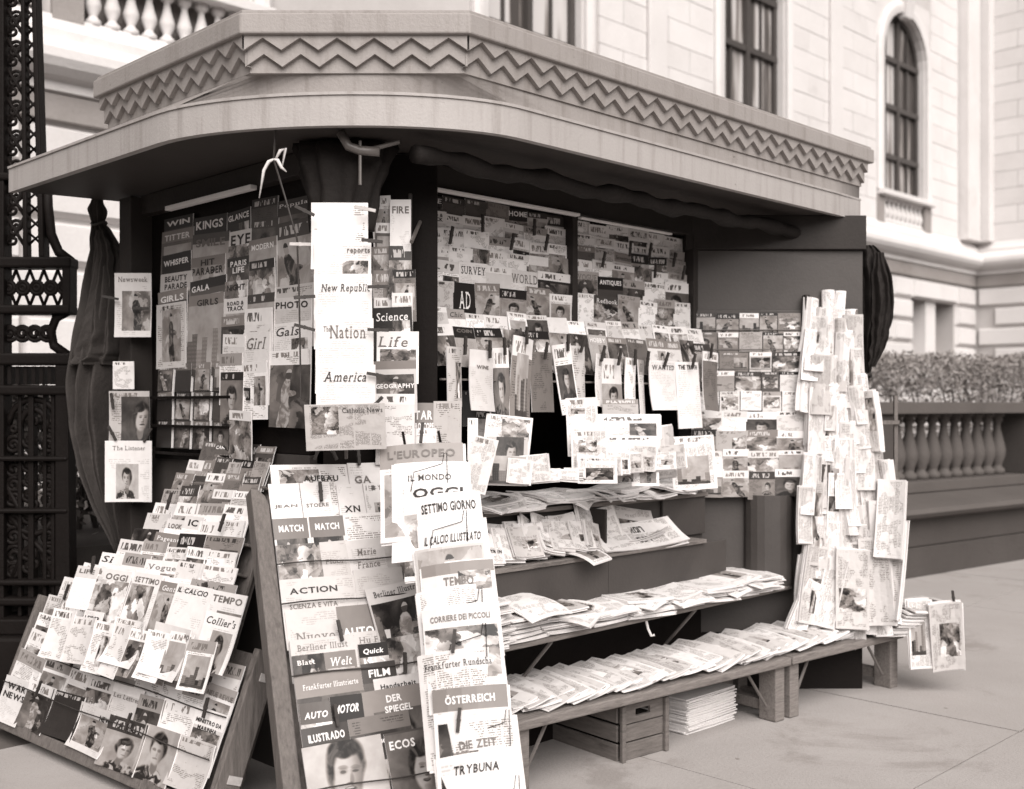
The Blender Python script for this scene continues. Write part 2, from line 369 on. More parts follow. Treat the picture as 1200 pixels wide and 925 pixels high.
pave = MB().box(-120, 160, -120, 1.9, -.3, -.006).build('pavement', 'sidewalk_joint'); tag(pave, kind='structure')
far = MB().box(-120, 160, 1.9, 160, -.3, -.02).build('ground', 'sidewalk_joint'); tag(far, kind='structure')
unit = MB().box(0, 1, 0, 1, 0, 1).mesh('paving_slab', 'sidewalk')
sx, sy = 1.52, 1.52
for i in range(-4, 10):
    for j in range(-6, 2):
        x0 = -1.29 + i * sx; y0 = -.93 + j * sy
        if y0 + sy > 2.2: continue
        o = bpy.data.objects.new('paving_slab', unit); col.objects.link(o); o.parent = pave
        o.location = (x0 + .005, y0 + .005, -.05); o.scale = (sx - .010, sy - .010, .05 + rnd.uniform(-.002, .002))

terr = MB().box(-6, 26, 2.95, 7.1, -.1, .74).build('terrace', 'granite'); tag(terr, kind='structure')

# ------------------------------------------------------------------ terrace wall with balustrade at the right
tw = empty('terrace_balustrade', (7.03, 1.507, 0), math.radians(-7.4))
tag(tw, 'grey stone terrace wall topped by a row of turned balusters, right of the newsstand', 'balustrade')
def twb(name, mat, x0, x1, y0, y1, z0, z1, bevel=.008): return box(name, mat, tw, x0, x1, y0, y1, z0, z1, bevel)
twb('wall_course', 'granite', -5, 8, 0, .5, 0, .26); twb('wall_course', 'granite', -5, 8, .004, .5, .266, .52)
MB().add([(-5, -.14, .54), (8, -.14, .54), (8, -.17, .575), (-5, -.17, .575), (-5, -.15, .615), (8, -.15, .615), (8, -.06, .64), (-5, -.06, .64), (-5, .28, .70), (8, .28, .70), (8, .6, .70), (-5, .6, .70), (-5, .0, .50), (8, .0, .50)],
         [(12, 13, 1, 0), (0, 1, 2, 3), (3, 2, 5, 4), (4, 5, 6, 7), (7, 6, 9, 8), (8, 9, 10, 11)]).build('sloped_ledge', 'granite_light', tw)
twb('plinth', 'granite_light', -5, 8, .24, .66, .70, .80)
twb('hand_rail', 'granite_light', -5, 8, .20, .70, 1.42, 1.53)
for x in (-2.2, .02, 2.72, 5.2): twb('pier', 'granite', x, x + .40, .26, .64, .80, 1.42)
balprof = [(.05, 0), (.075, .0), (.075, .05), (.045, .08), (.05, .10), (.082, .19), (.085, .25), (.06, .36), (.036, .46), (.034, .52), (.055, .54), (.055, .56), (.05, .58), (.075, .59), (.075, .62), (.05, .62)]
balme = MB().lathe(balprof, 12).mesh('baluster', 'granite_light'); balme.polygons.foreach_set('use_smooth', [True] * len(balme.polygons))
k = 0
x = -1.65
while x < 5.1:
    if not (.0 - .08 < x < .5 or 2.64 < x < 3.2):
        o = bpy.data.objects.new('baluster', balme); col.objects.link(o); o.parent = tw; o.location = (x, .45, .80); o.rotation_euler.z = k * .3; k += 1
    x += .196

# ------------------------------------------------------------------ hedge behind the balustrade
hedge = empty('clipped_hedge', (11.0, 2.4, .5))
tag(hedge, 'low clipped hedge behind the balustrade, in front of the library basement windows', 'hedge')
hb = MB(); tb = MB(); hr = random.Random(3)
for i in range(60000):
    x = hr.uniform(5.5, 15.5); y = 1.507 - (x - 7.03) * .13 + hr.uniform(.95, 2.0); top = 2.06 + .09 * mnoise.noise((x * .9, y, 0)) + .10 * mnoise.noise((x * 4, y * 4, 2))
    z = top - abs(hr.gauss(0, .22)) if hr.random() < .45 else hr.uniform(.45, top)
    s = hr.uniform(.012, .028); a = Vector((hr.uniform(-1, 1), hr.uniform(-1, 1), hr.uniform(-.6, 1))).normalized(); b = a.cross(Vector((hr.uniform(-1, 1), hr.uniform(-1, 1), hr.uniform(-1, 1)))).normalized()
    c = Vector((x, y, z)); hb.add([c - a * s, c + b * s * .5, c + a * s, c - b * s * .5], [(0, 1, 2, 3)])
for i in range(60):
    x = hr.uniform(5.6, 15.4); y = 1.507 - (x - 7.03) * .13 + hr.uniform(1.2, 1.8)
    tb.tube([(x, y, .1), (x + hr.uniform(-.1, .1), y, 1.3), (x + hr.uniform(-.25, .25), y + hr.uniform(-.2, .2), 1.95)], [.02, .014, .006], 5)
o = wbuild(hb, 'leaves', 'leaf', hedge); tag(o, kind='stuff'); tag(wbuild(tb, 'stems', 'twig', hedge), kind='stuff')

# ================================================================== LIBRARY BUILDING behind
LY = 7.1
lib = empty('library_building', (12, LY, 0))
tag(lib, 'pale marble building with tall arched windows and banded base behind the newsstand', 'building')
WIN = [3.30, 8.46, 13.58, 18.89]; WW = .90; ZS, ZSP = 5.6, 8.25
core = MB()
XR = 22.25
def wallstrip(x0, x1, z0, z1): core.box(x0, x1, LY + .03, LY + .7, z0, z1)
# core wall in panels, leaving the window openings
edges = [-6.0]
for xc in WIN: edges += [xc - 1.15, xc + 1.15]
edges += [XR]
for i in range(0, len(edges), 2): wallstrip(edges[i], edges[i + 1], 5.0, 13)
for xc in WIN: wallstrip(xc - 1.15, xc + 1.15, 9.5, 13); 
core.box(-6, 19.26, LY + .05, LY + .7, 0, 5.0); core.box(19.26, 21.25, LY + .05, LY + .7, 0, 2.4); core.box(19.26, 21.25, LY + .05, LY + .7, 3.7, 5.0); core.box(21.25, XR, LY + .05, LY + .7, 0, 5.0)
core.box(19.26, 21.25, LY + .62, LY + .7, 2.4, 3.7)
core.box(XR + .03, 40, 2.6, LY + .7, 0, 13)
wbuild(core, 'wall', 'joint', lib)
ub = MB().box(0, 1, 0, 1, 0, 1).mesh('stone_block', 'marble'); ubb = MB().box(0, 1, 0, 1, 0, 1).mesh('stone_block', 'marble_b')
def block(x0, x1, y0, y1, z0, z1, nm='stone_block', j=.005):
    o = bpy.data.objects.new(nm, ub if rnd.random() < .6 else ubb); col.objects.link(o); o.parent = lib
    d = rnd.uniform(-.003, .004)
    if y1 - y0 < x1 - x0 or x0 < XR - .05: o.location = Vector((x0 + j, y0 + d, z0 + j)) - lib.location; o.scale = (x1 - x0 - 2 * j, y1 - y0, z1 - z0 - 2 * j)
    else: o.location = Vector((x0 + d, y0 + j, z0 + j)) - lib.location; o.scale = (x1 - x0, y1 - y0 - 2 * j, z1 - z0 - 2 * j)
CH = .37
c = 0; z = 5.02
while z < 11.2:
    lim = 9.5
    spans = []; cur = 9.7
    for xc in WIN[2:]:
        if z < lim: spans.append((cur, xc - 1.15)); cur = xc + 1.15
    spans.append((cur, 21.35))
    for a, b in spans:
        x = a; first = True
        L = 1.05
        if c % 2: 
            block(a, min(a + L / 2, b), LY, LY + .1, z, z + CH); x = a + L / 2
        while x < b - .05:
            e = x + L if b - x - L > .35 else b
            block(x, e, LY, LY + .1, z, z + CH); x = e
    y = LY - .02; n = 0
    yy = 3.2 + (.6 if c % 2 else 0)
    while yy < LY - .4:
        e = min(yy + 1.2, LY - .35); block(XR, XR + .1, yy, e, z, z + CH); yy = e
    z += CH; c += 1
# plain pilasters beside the window bays and at the corner
for x0, x1 in ((15.95, 16.35), (10.75, 11.15)): wbox('pilaster', 'marble', lib, x0, x1, LY - .07, LY - .01, 5.0, 12, .01)
wbox('corner_pilaster', 'marble_b', lib, 21.4, 22.0, LY - .22, LY + .05, 5.0, 12, .015); wbox('corner_pilaster', 'marble_b', lib, 22.02, XR + .04, LY - .4, LY + .05, 5.0, 12, .015)
# string course: rounded roll moulding with fillets, along the front and round the return
prof = [(.0, 4.30), (-.06, 4.32), (-.07, 4.40), (-.16, 4.43), (-.24, 4.49), (-.28, 4.56), (-.28, 4.64), (-.24, 4.71), (-.17, 4.76), (-.11, 4.78), (-.11, 4.86), (-.05, 4.90), (.0, 5.02)]
def extr_x(pr, x0, x1, y): 
    n = len(pr); v = [(x0, y + a, b) for a, b in pr] + [(x1, y + a, b) for a, b in pr]
    return MB().add(v, [(i, i + 1, n + i + 1, n + i) for i in range(n - 1)] + [tuple(range(n)), tuple(range(2 * n - 1, n - 1, -1))])
wbuild(extr_x(prof, -6, XR, LY), 'string_course', 'marble', lib, smooth=False)
n = len(prof); v = [(XR + a, LY - .0, b) for a, b in prof] + [(XR + a, 2.6, b) for a, b in prof]
wbuild(MB().add(v, [(i, i + 1, n + i + 1, n + i) for i in range(n - 1)]), 'string_course', 'marble', lib)
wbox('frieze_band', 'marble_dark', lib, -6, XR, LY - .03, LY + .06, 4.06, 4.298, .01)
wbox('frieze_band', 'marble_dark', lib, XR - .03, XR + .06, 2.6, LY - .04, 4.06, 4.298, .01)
# rusticated base: long rounded blocks with deep joints
rb = MB()
rv = [(0, .06), (.045, .0), (.955, .0), (1, .06)]
RC = .43; z = 4.04; r = 0
rustme = {}
def rust(x0, x1, z0, z1, ax=0):
    mb = MB(); e = .05; d = .08
    A = [(x0, z0), (x1, z0), (x1, z1), (x0, z1)]; B = [(x0 + e, z0 + e), (x1 - e, z0 + e), (x1 - e, z1 - e), (x0 + e, z1 - e)]
    if ax == 0: v = [(a, LY + .06, b) for a, b in A] + [(a, LY - d + .03, b) for a, b in B]
    else: v = [(XR + .06, LY - a, b) for a, b in A] + [(XR - d + .03, LY - a, b) for a, b in B]
    fs = [(4, 5, 6, 7)] + [(i, (i + 1) % 4, 4 + (i + 1) % 4, 4 + i) for i in range(4)]
    mb.add(v, fs); wbuild(mb, 'rusticated_block', 'marble' if rnd.random() < .6 else 'marble_b', lib)
while z - RC > .8:
    z0, z1 = z - RC + .012, z - .012
    off = .7 if r % 2 else 0
    for x in (-.9, .5, 1.9, 3.3): rust(x + off, x + 1.39 + off, z0, z1)
    for a, b in ((16.2, 17.6), (17.6, 19.2)) if r % 2 else ((16.2, 16.9), (16.9, 18.4), (18.4, 19.2)): rust(a + .005, b - .005, z0, z1)
    if not (2.4 < (z0 + z1) / 2 < 3.75): rust(19.2, 21.3, z0, z1)
    rust(21.31, 22.2, z0, z1)
    for a in (0.05, 1.45, 2.85): rust(a + off * .5, a + 1.39 + off * .5, z0, z1, 1)
    z -= RC; r += 1
wbox('basement_mullion', 'marble', lib, 20.05, 20.5, LY + .1, LY + .45, 2.35, 3.75, .01)
for a, b in ((19.26, 20.05), (20.5, 21.25)):
    wbox('basement_window', 'glass', lib, a, b, LY + .5, LY + .55, 2.3, 3.72, 0)

# windows: surround, archivolt, key, frame with bars, panes, balustraded apron
def window(xc):
    nseg = 14
    s = MB()
    # surround slab with arched opening, reveal to the back
    arc = [(xc + WW * math.cos(math.pi * i / nseg), ZSP + WW * math.sin(math.pi * i / nseg)) for i in range(nseg + 1)]
    inner = [(xc + WW, ZS)] + arc + [(xc - WW, ZS)]
    outer = []
    for a, b in inner:
        if b <= ZSP + 1e-6: outer.append((xc + math.copysign(1.15, a - xc), b))
        else:
            dx, dz = a - xc, b - ZSP; t = min(1.15 / abs(dx) if abs(dx) > 1e-6 else 99, 1.19 / dz); outer.append((xc + dx * t, ZSP + dz * t))
    m = len(inner)
    v = [(a, LY + .02, b) for a, b in inner] + [(a, LY + .02, b) for a, b in outer] + [(a, LY + .46, b) for a, b in inner]
    f = [(i, m + i, m + i + 1, i + 1) for i in range(m - 1)] + [(i, i + 1, 2 * m + i + 1, 2 * m + i) for i in range(m - 1)]
    # the two top corners
    s.add(v, f); zt_ = ZSP + 1.19; s.add([(xc - 1.15, LY + .02, 9.5), (xc + 1.15, LY + .02, 9.5), (xc + 1.15, LY + .02, zt_), (xc - 1.15, LY + .02, zt_)], [(0, 1, 2, 3)])
    for (a0, b0), (a1, b1) in zip(outer, outer[1:]):
        if (abs(a0 - xc) > 1.149) != (abs(a1 - xc) > 1.149): s.add([(a0, LY + .02, b0), (a1, LY + .02, b1), (xc + math.copysign(1.15, a0 + a1 - 2 * xc), LY + .02, zt_)], [(0, 1, 2)])
    s.box(xc - 1.15, xc + 1.15, LY + .028, LY + .5, 9.2, 9.5)
    sur = wbuild(s, 'window_surround', 'marble_b', lib)
    ri, ro = WW + .02, WW + .24
    ring = []
    for rr, y in ((ri, LY + .02), (ri, LY - .05), (ri + .1, LY - .07), (ro - .06, LY - .07), (ro, LY - .03), (ro, LY + .02)):
        ring.append([(xc + rr, y, ZS)] + [(xc + rr * math.cos(math.pi * i / nseg), y, ZSP + rr * math.sin(math.pi * i / nseg)) for i in range(nseg + 1)] + [(xc - rr, y, ZS)])
    mm = len(ring[0]); vv = [p for q in ring for p in q]
    MB().add(vv, [(q * mm + i, q * mm + i + 1, (q + 1) * mm + i + 1, (q + 1) * mm + i) for q in range(5) for i in range(mm - 1)]).build('archivolt', 'marble', sur, bevel=0)
    MB().add([(xc - .13, LY - .1, 9.05), (xc + .13, LY - .1, 9.05), (xc + .2, LY - .2, 9.62), (xc - .2, LY - .2, 9.62), (xc - .13, LY + .05, 9.05), (xc + .13, LY + .05, 9.05), (xc + .2, LY + .05, 9.62), (xc - .2, LY + .05, 9.62)],
             [(0, 1, 2, 3), (0, 4, 5, 1), (1, 5, 6, 2), (3, 2, 6, 7), (0, 3, 7, 4)]).build('keystone', 'marble_b', sur, bevel=.03)
    MB().box(xc - 1.12, xc + 1.12, LY - .14, LY + .5, 5.5, 5.6).build('window_sill', 'marble', sur, bevel=.01)
    # frame
    fr = MB(); y0, y1 = LY + .14, LY + .22; b = .045
    fr.box(xc - WW, xc - WW + .09, y0, y1, ZS, ZSP); fr.box(xc + WW - .09, xc + WW, y0, y1, ZS, ZSP); fr.box(xc - WW, xc + WW, y0, y1, ZS, ZS + .10)
    for i in range(nseg):
        a0, a1 = math.pi * i / nseg, math.pi * (i + 1) / nseg; q = []
        for y in (y0, y1):
            for rr in (WW - .09, WW + .005):
                for aa in (a0, a1): q.append((xc + rr * math.cos(aa), y, ZSP + rr * math.sin(aa)))
        fr.add(q, [(0, 1, 3, 2), (0, 4, 5, 1), (4, 6, 7, 5)])
    for zz in (6.35, 7.32, ZSP): fr.box(xc - WW, xc + WW, y0 - .01, y1 - .01, zz - .05, zz + .05)
    for xx in (xc - .0,): fr.box(xx - b, xx + b, y0 - .02, y1 - .02, ZS, 9.05)
    for xx in (xc - .45, xc + .45): fr.box(xx - .02, xx + .02, y0 + .02, y1 - .02, ZS, 8.95)
    w = wbuild(fr, 'window', 'win_frame', lib)
    rows = [ZS, 6.35, 7.32, ZSP, 9.06]
    for a in range(4):
        for bb in range(4):
            xa, xb = xc - WW + bb * WW / 2 + .01, xc - WW + (bb + 1) * WW / 2 - .01
            if a < 3: MB().box(xa, xb, y1 - .012, y1 - .006, rows[a], rows[a + 1]).build('pane', 'glass', w)
            else:
                pts = [(xa, ZSP), (xb, ZSP)] + [(xx, ZSP + math.sqrt(max(WW ** 2 - (xx - xc) ** 2, 0)) * .99) for xx in (xb, (xa + xb) / 2, xa)]
                MB().add([(p, y1 - .01, q) for p, q in pts], [tuple(range(5))]).build('pane', 'glass', w)
    MB().box(xc - WW, xc + WW, y1 + .12, y1 + .13, 6.1, 9.2).build('blind', 'curtain', w)
    # balustraded apron under the sill
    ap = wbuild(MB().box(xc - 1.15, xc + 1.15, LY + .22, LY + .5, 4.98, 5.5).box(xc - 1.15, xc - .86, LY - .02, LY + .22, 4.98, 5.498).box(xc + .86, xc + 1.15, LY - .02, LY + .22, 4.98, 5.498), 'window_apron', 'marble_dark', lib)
    pf = [(.05, 0), (.075, 0), (.075, .05), (.045, .08), (.04, .10), (.074, .17), (.076, .21), (.05, .30), (.034, .37), (.034, .41), (.055, .42), (.07, .44), (.07, .49), (.05, .49)]
    me = MB().lathe(pf, 10).mesh('baluster', 'marble'); me.polygons.foreach_set('use_smooth', [True] * len(me.polygons))
    for i in range(9):
        q = bpy.data.objects.new('baluster', me); col.objects.link(q); q.parent = ap; q.location = (xc - .74 + i * .185, LY + .06, 5.01)
for xc in WIN: window(xc)
wbox('pedestal_panel', 'marble_b', lib, 1.70, 2.05, LY - .03, LY + .0, 5.05, 5.45, .01)

# ================================================================== WROUGHT IRON GATE PIER at the left
gate = empty('iron_gate', (.26, 2.76, 0)); gate.rotation_euler.z = math.radians(-45)
tag(gate, 'tall black wrought iron gate pier with scrollwork at the left edge', 'gate')
# local x: to the right in the picture, y: away, z up; px = 37 + x * 233 at 5.6 m
def gtube(name, paths, r, parent=gate, n=6, closed=False):
    mb = MB()
    for p in paths: mb.tube(p, r, n, closed)
    return mb.build(name, 'iron', parent, smooth=True)
def circ(cx, cz, r, y=0, k=14): return [(cx + r * math.cos(2 * math.pi * i / k), y, cz + r * math.sin(2 * math.pi * i / k)) for i in range(k)]
def scroll(cx, cz, r, turns=1.6, d=1, y=0, a0=0):
    n = int(turns * 14); return [(cx + d * r * (1 - .8 * i / n) * math.cos(a0 + 2 * math.pi * turns * i / n), y, cz + r * (1 - .8 * i / n) * math.sin(a0 + 2 * math.pi * turns * i / n)) for i in range(n + 1)]
MB().box(-1.4, .24, -.14, .2, 0, .36).build('plinth', 'black_wood', gate, bevel=.02)
MB().box(-1.4, .22, -.09, .16, .36, .44).build('bottom_rail', 'iron', gate, bevel=.01)
def rail(x1, z0, z1, d=.06): MB().box(-1.4, x1, -d, d, z0, z1).build('cross_rail', 'iron', gate, bevel=.012)
for x1, z0, z1 in ((.19, .50, .54), (.20, .60, .63), (.19, .96, .985), (.19, 1.22, 1.245), (.20, 1.55, 1.60), (.20, 1.70, 1.76), (.20, 1.955, 2.0), (.205, 2.185, 2.24), (.07, 2.62, 2.66)): rail(x1, z0, z1)
# main uprights: a heavy right stile below, two tapering stiles above
def stile(x0, x1, z0, xa, xb, z1, d=.05):
    v = [(x0, -d, z0), (x1, -d, z0), (x1, d, z0), (x0, d, z0), (xa, -d, z1), (xb, -d, z1), (xb, d, z1), (xa, d, z1)]
    MB().add(v, [(0, 3, 2, 1), (4, 5, 6, 7), (0, 1, 5, 4), (1, 2, 6, 5), (2, 3, 7, 6), (3, 0, 4, 7)]).build('upright', 'iron', gate, bevel=.006)
stile(.125, .20, .40, .125, .19, 1.70); stile(.095, .115, .44, .095, .115, 1.60, .03); stile(-.165, -.13, .40, -.165, -.13, 4.4); stile(-.045, -.022, 2.24, -.065, -.045, 4.4, .03); stile(.038, .066, 2.24, -.022, .0, 4.4, .04); stile(-.42, -.38, .40, -.42, -.38, 4.4); stile(-.02, .01, .44, -.02, .01, 1.56, .03)
stile(.16, .20, 1.98, .16, .20, 2.2); stile(-.075, -.055, .44, -.075, -.055, 1.56, .02); stile(.05, .07, .44, .05, .07, 1.56, .02)
gtube('shoulder', [[(.19, 0, 2.22), (.125, 0, 2.27), (.085, 0, 2.36), (.068, 0, 2.5), (.062, 0, 2.66)], [(.18, 0, 1.98), (.11, 0, 1.94), (.085, 0, 1.87), (.10, 0, 1.80), (.17, 0, 1.75)]], .026)
# pierced lattice between the stiles
for i in range(14):
    zz = 2.30 + i * .15
    gtube('scroll', [scroll(-.105, zz + .03, .036, 1.4, 1), scroll(-.085, zz + .10, .034, 1.3, -1)], .009)
    gtube('brace', [[(-.14, 0, zz), (-.09, 0, zz + .07), (-.045, 0, zz + .15)], [(-.14, 0, zz + .15), (-.09, 0, zz + .07), (-.045, 0, zz)]], .010)
    gtube('leaf_boss', [circ(-.10, zz + .075, .016)], .011, closed=True)
    k_ = 1 - (zz - 2.24) / 2.16; xr_ = .052 * k_ - .011 * (1 - k_); xl_ = -.034 * k_ - .055 * (1 - k_)
    gtube('brace', [[(xl_, 0, zz), (xr_, 0, zz + .075), (xl_, 0, zz + .15)], [(xr_, 0, zz), (xl_, 0, zz + .075), (xr_, 0, zz + .15)]], .008)
for i in range(5): gtube('ring', [circ(-.125 + i * .07, 2.09, .030), circ(-.125 + i * .07, 2.09, .014)], .012, closed=True)
for i in range(5): gtube('brace', [[(-.16 + i * .07, 0, 2.0), (-.09 + i * .07, 0, 2.18)], [(-.09 + i * .07, 0, 2.0), (-.16 + i * .07, 0, 2.18)]], .008)
for i in range(4): gtube('ring', [circ(-.12 + i * .062, 1.86, .036), scroll(-.12 + i * .062, 1.86, .03, 1.2)], .011, closed=False)
for i in range(9): MB().box(-.16 + i * .040, -.142 + i * .040, -.03, .03, 1.605, 1.695).build('short_bar', 'iron', gate)
gtube('arch', [[(.0 + .125 * math.cos(a), 0, 1.40 + .13 * math.sin(a)) for a in [math.pi * i / 10 for i in range(11)]], [(.0 + .07 * math.cos(a), 0, 1.38 + .10 * math.sin(a)) for a in [math.pi * i / 10 for i in range(11)]], [(-.27 + .10 * math.cos(a), 0, 1.40 + .13 * math.sin(a)) for a in [math.pi * i / 10 for i in range(11)]]], .017)
for zz, rr in ((1.30, .045), (1.18, .05), (1.10, .04), (1.03, .05), (.92, .05), (.84, .05), (.74, .055), (.67, .045)):
    gtube('scroll', [scroll(-.10, zz, rr, 1.6, 1, 0, 1), scroll(.075, zz, rr, 1.6, -1, 0, 1), scroll(-.02, zz + .02, rr * .8, 1.4, 1, 0, 3)], .013)
gtube('drop', [[(-.14, 0, 1.10), (-.07, 0, .97), (0, 0, .93), (.07, 0, .97), (.13, 0, 1.10)], [(-.14, 0, .56), (-.05, 0, .76), (0, 0, .82), (.05, 0, .76), (.13, 0, .56)], [(-.14, 0, .97), (-.06, 0, .87), (.0, 0, .85), (.06, 0, .87), (.13, 0, .97)]], .016)
for zz in (1.42, 1.0, .7): gtube('leaf_boss', [circ(.0, zz, .018), circ(-.1, zz - .04, .014), circ(.09, zz - .04, .014)], .012, closed=True)

# ================================================================== NEWSSTAND
st = empty('newsstand', (0, 0, 0))
tag(st, 'grey painted newsstand kiosk with zigzag canopy, chamfered corner and open counters', 'newsstand')
def lerp(a, b, t): return (a[0] + (b[0] - a[0]) * t, a[1] + (b[1] - a[1]) * t)
def bez(p0, p1, p2, p3, t):
    s = 1 - t; return tuple(s ** 3 * a + 3 * s * s * t * b + 3 * s * t * t * c + t ** 3 * d for a, b, c, d in zip(p0, p1, p2, p3))
VX0 = (.02, 2.42)
v_left = [lerp((.031, 1.64), (.04, 1.02), i / 6) for i in range(7)]
v_cor = [bez((.04, 1.02), (.055, .57), (.53, .025), (.93, .01), i / 18) for i in range(19)]
v_fr = [lerp((.93, .01), (3.545, .01), i / 10) for i in range(11)]
V = [VX0] + v_left + v_cor[1:] + v_fr[1:] + [(3.545, 1.75)]
def offset_in(P, d):
    out = []
    for i, p in enumerate(P):
        a = Vector(P[max(i - 1, 0)]); b = Vector(P[min(i + 1, len(P) - 1)]); t = (b - a).normalized(); nrm = Vector((-t.y, t.x)); out.append((p[0] + nrm.x * d, p[1] + nrm.y * d))
    return out
# the path runs from the far left, round the corner, to the right; its left-hand side is the inside
def band(P, d0, d1, z0, z1):
    A = offset_in(P, d0); B = offset_in(P, d1); n = len(P)
    v = [(x, y, z0) for x, y in A] + [(x, y, z1) for x, y in A] + [(x, y, z1) for x, y in B] + [(x, y, z0) for x, y in B]
    f = []
    for i in range(n - 1):
        for a in range(4):
            b = (a + 1) % 4; f.append((a * n + i, a * n + i + 1, b * n + i + 1, b * n + i))
    f += [(0, n, 2 * n, 3 * n), (n - 1, 4 * n - 1, 3 * n - 1, 2 * n - 1)]
    return MB().add(v, f)
val = band(V, -.012, .02, 2.49, 2.598).build('valance', 'paint_light', st)
band(V, -.018, .02, 2.5985, 2.609).build('valance_lip', 'paint_light', val)
# soffit and inner roof
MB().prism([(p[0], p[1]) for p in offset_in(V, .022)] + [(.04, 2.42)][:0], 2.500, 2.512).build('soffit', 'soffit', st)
MB().prism([(.05, 2.40), (.05, 1.63), (.6, 1.63), (.6, 2.40)], 2.585, 2.60).build('roof_edge', 'paint', st)
# skirt between frieze and valance
F_left = [lerp((.14, 1.64), (.14, .545), i / 6) for i in range(7)]; F_cor = [lerp((.14, .545), (.67, .015), i / 18) for i in range(19)]; F_fr = [lerp((.67, .015), (3.56, .015), i / 10) for i in range(11)]
Fp = F_left + F_cor[1:] + F_fr[1:]; Vp = v_left + v_cor[1:] + v_fr[1:]
n = len(Fp); v = [(x, y, 2.680) for x, y in Fp] + [(x, y, 2.604) for x, y in Vp] + [(3.55, 1.75, 2.672), (3.54, 1.75, 2.604)]
MB().add(v, [(i, n + i, n + i + 1, i + 1) for i in range(n - 1)] + [(n - 1, 2 * n - 1, 2 * n + 1, 2 * n)]).build('skirt', 'paint', st, smooth=True)
FP = [(.15, 1.64), (.15, .515), (.65, .015), (3.56, .015), (3.56, 1.7), (.9, 1.7)]
fr = MB().prism([(.132, 1.66), (.132, .542), (.667, .007), (3.565, .007), (3.565, 1.7)], 2.675, 2.80).build('frieze', 'paint', st)
cor = MB().prism([(.075, 1.68), (.075, .518), (.643, -.05), (3.60, -.05), (3.60, 1.72)], 2.797, 2.870).build('cornice', 'paint', st, bevel=.006)
MB().prism([(.087, 1.67), (.087, .524), (.649, -.038), (3.588, -.038), (3.588, 1.71)], 2.870, 2.884).build('cornice_cap', 'paint', cor, bevel=.003)
def zig(p0, p1, nt, th, ztop, zhi, zlo, ph=0):
    p0 = Vector(p0); p1 = Vector(p1); d = p1 - p0; nr = Vector((d.y, -d.x)).normalized(); pts = []
    for i in range(2 * nt + 1): pts.append((p0 + d * (i / (2 * nt)), zhi if (i + ph) % 2 else zlo))
    mb = MB()
    for (a, za), (b, zb) in zip(pts, pts[1:]):
        A = a + nr * th; B = b + nr * th
        mb.add([(A.x, A.y, ztop), (B.x, B.y, ztop), (B.x, B.y, zb), (A.x, A.y, za), (a.x, a.y, za), (b.x, b.y, zb)], [(0, 3, 2, 1), (3, 4, 5, 2)])
    return mb
for p0, p1, nt in (((.132, 1.655), (.132, .530), 10), ((.123, .551), (.676, -.002), 6), ((.655, .007), (3.56, .007), 23)):
    zig(p0, p1, nt, .020, 2.797, 2.737, 2.692).build('zigzag_board', 'paint', fr)
    zig(p0, p1, nt, .040, 2.797, 2.788, 2.745).build('zigzag_board', 'paint', fr)
# walls
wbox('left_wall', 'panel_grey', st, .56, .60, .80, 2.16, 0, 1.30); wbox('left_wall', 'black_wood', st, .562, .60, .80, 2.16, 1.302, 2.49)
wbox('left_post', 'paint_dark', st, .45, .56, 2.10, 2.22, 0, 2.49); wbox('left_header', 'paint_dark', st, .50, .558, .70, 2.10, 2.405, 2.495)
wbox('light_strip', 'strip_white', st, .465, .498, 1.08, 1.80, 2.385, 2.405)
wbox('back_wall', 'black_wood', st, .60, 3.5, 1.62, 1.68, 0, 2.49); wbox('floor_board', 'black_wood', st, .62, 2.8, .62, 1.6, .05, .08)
wbox('right_wall', 'panel_grey', st, 3.46, 3.5, .05, 1.62, 0, 2.49)
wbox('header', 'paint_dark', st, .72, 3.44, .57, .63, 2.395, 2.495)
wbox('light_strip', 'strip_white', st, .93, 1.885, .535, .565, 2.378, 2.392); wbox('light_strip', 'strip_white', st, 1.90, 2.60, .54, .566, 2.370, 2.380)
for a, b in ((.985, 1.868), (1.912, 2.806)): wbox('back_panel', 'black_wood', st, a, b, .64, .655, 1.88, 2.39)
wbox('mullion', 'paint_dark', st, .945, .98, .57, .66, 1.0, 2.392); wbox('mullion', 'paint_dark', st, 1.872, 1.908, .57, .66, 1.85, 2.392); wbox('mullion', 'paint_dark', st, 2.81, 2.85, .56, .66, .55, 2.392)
wbox('rack_rail', 'wood_rack', st, .99, 2.80, .60, .62, 1.885, 1.90)
cm = frame((.62, .62, 0), (R2, -R2, 0), (0, 0, 1))
def cbox(name, mat, u0, u1, n0, n1, z0, z1, bevel=.003): return MB().box(u0, u1, z0, z1, n0, n1, cm).build(name, mat, st, bevel=bevel)
cbox('corner_post', 'black_wood', -.10, .10, -.12, .0, 0, 2.49); cbox('corner_board', 'black_wood', .10, .34, -.10, -.06, 0, 2.49)
cbox('pole', 'steel', .015, .027, .20, .212, 1.3, 2.36)
cbox('pole', 'paint_dark', .235, .25, .02, .035, 1.2, 2.32)
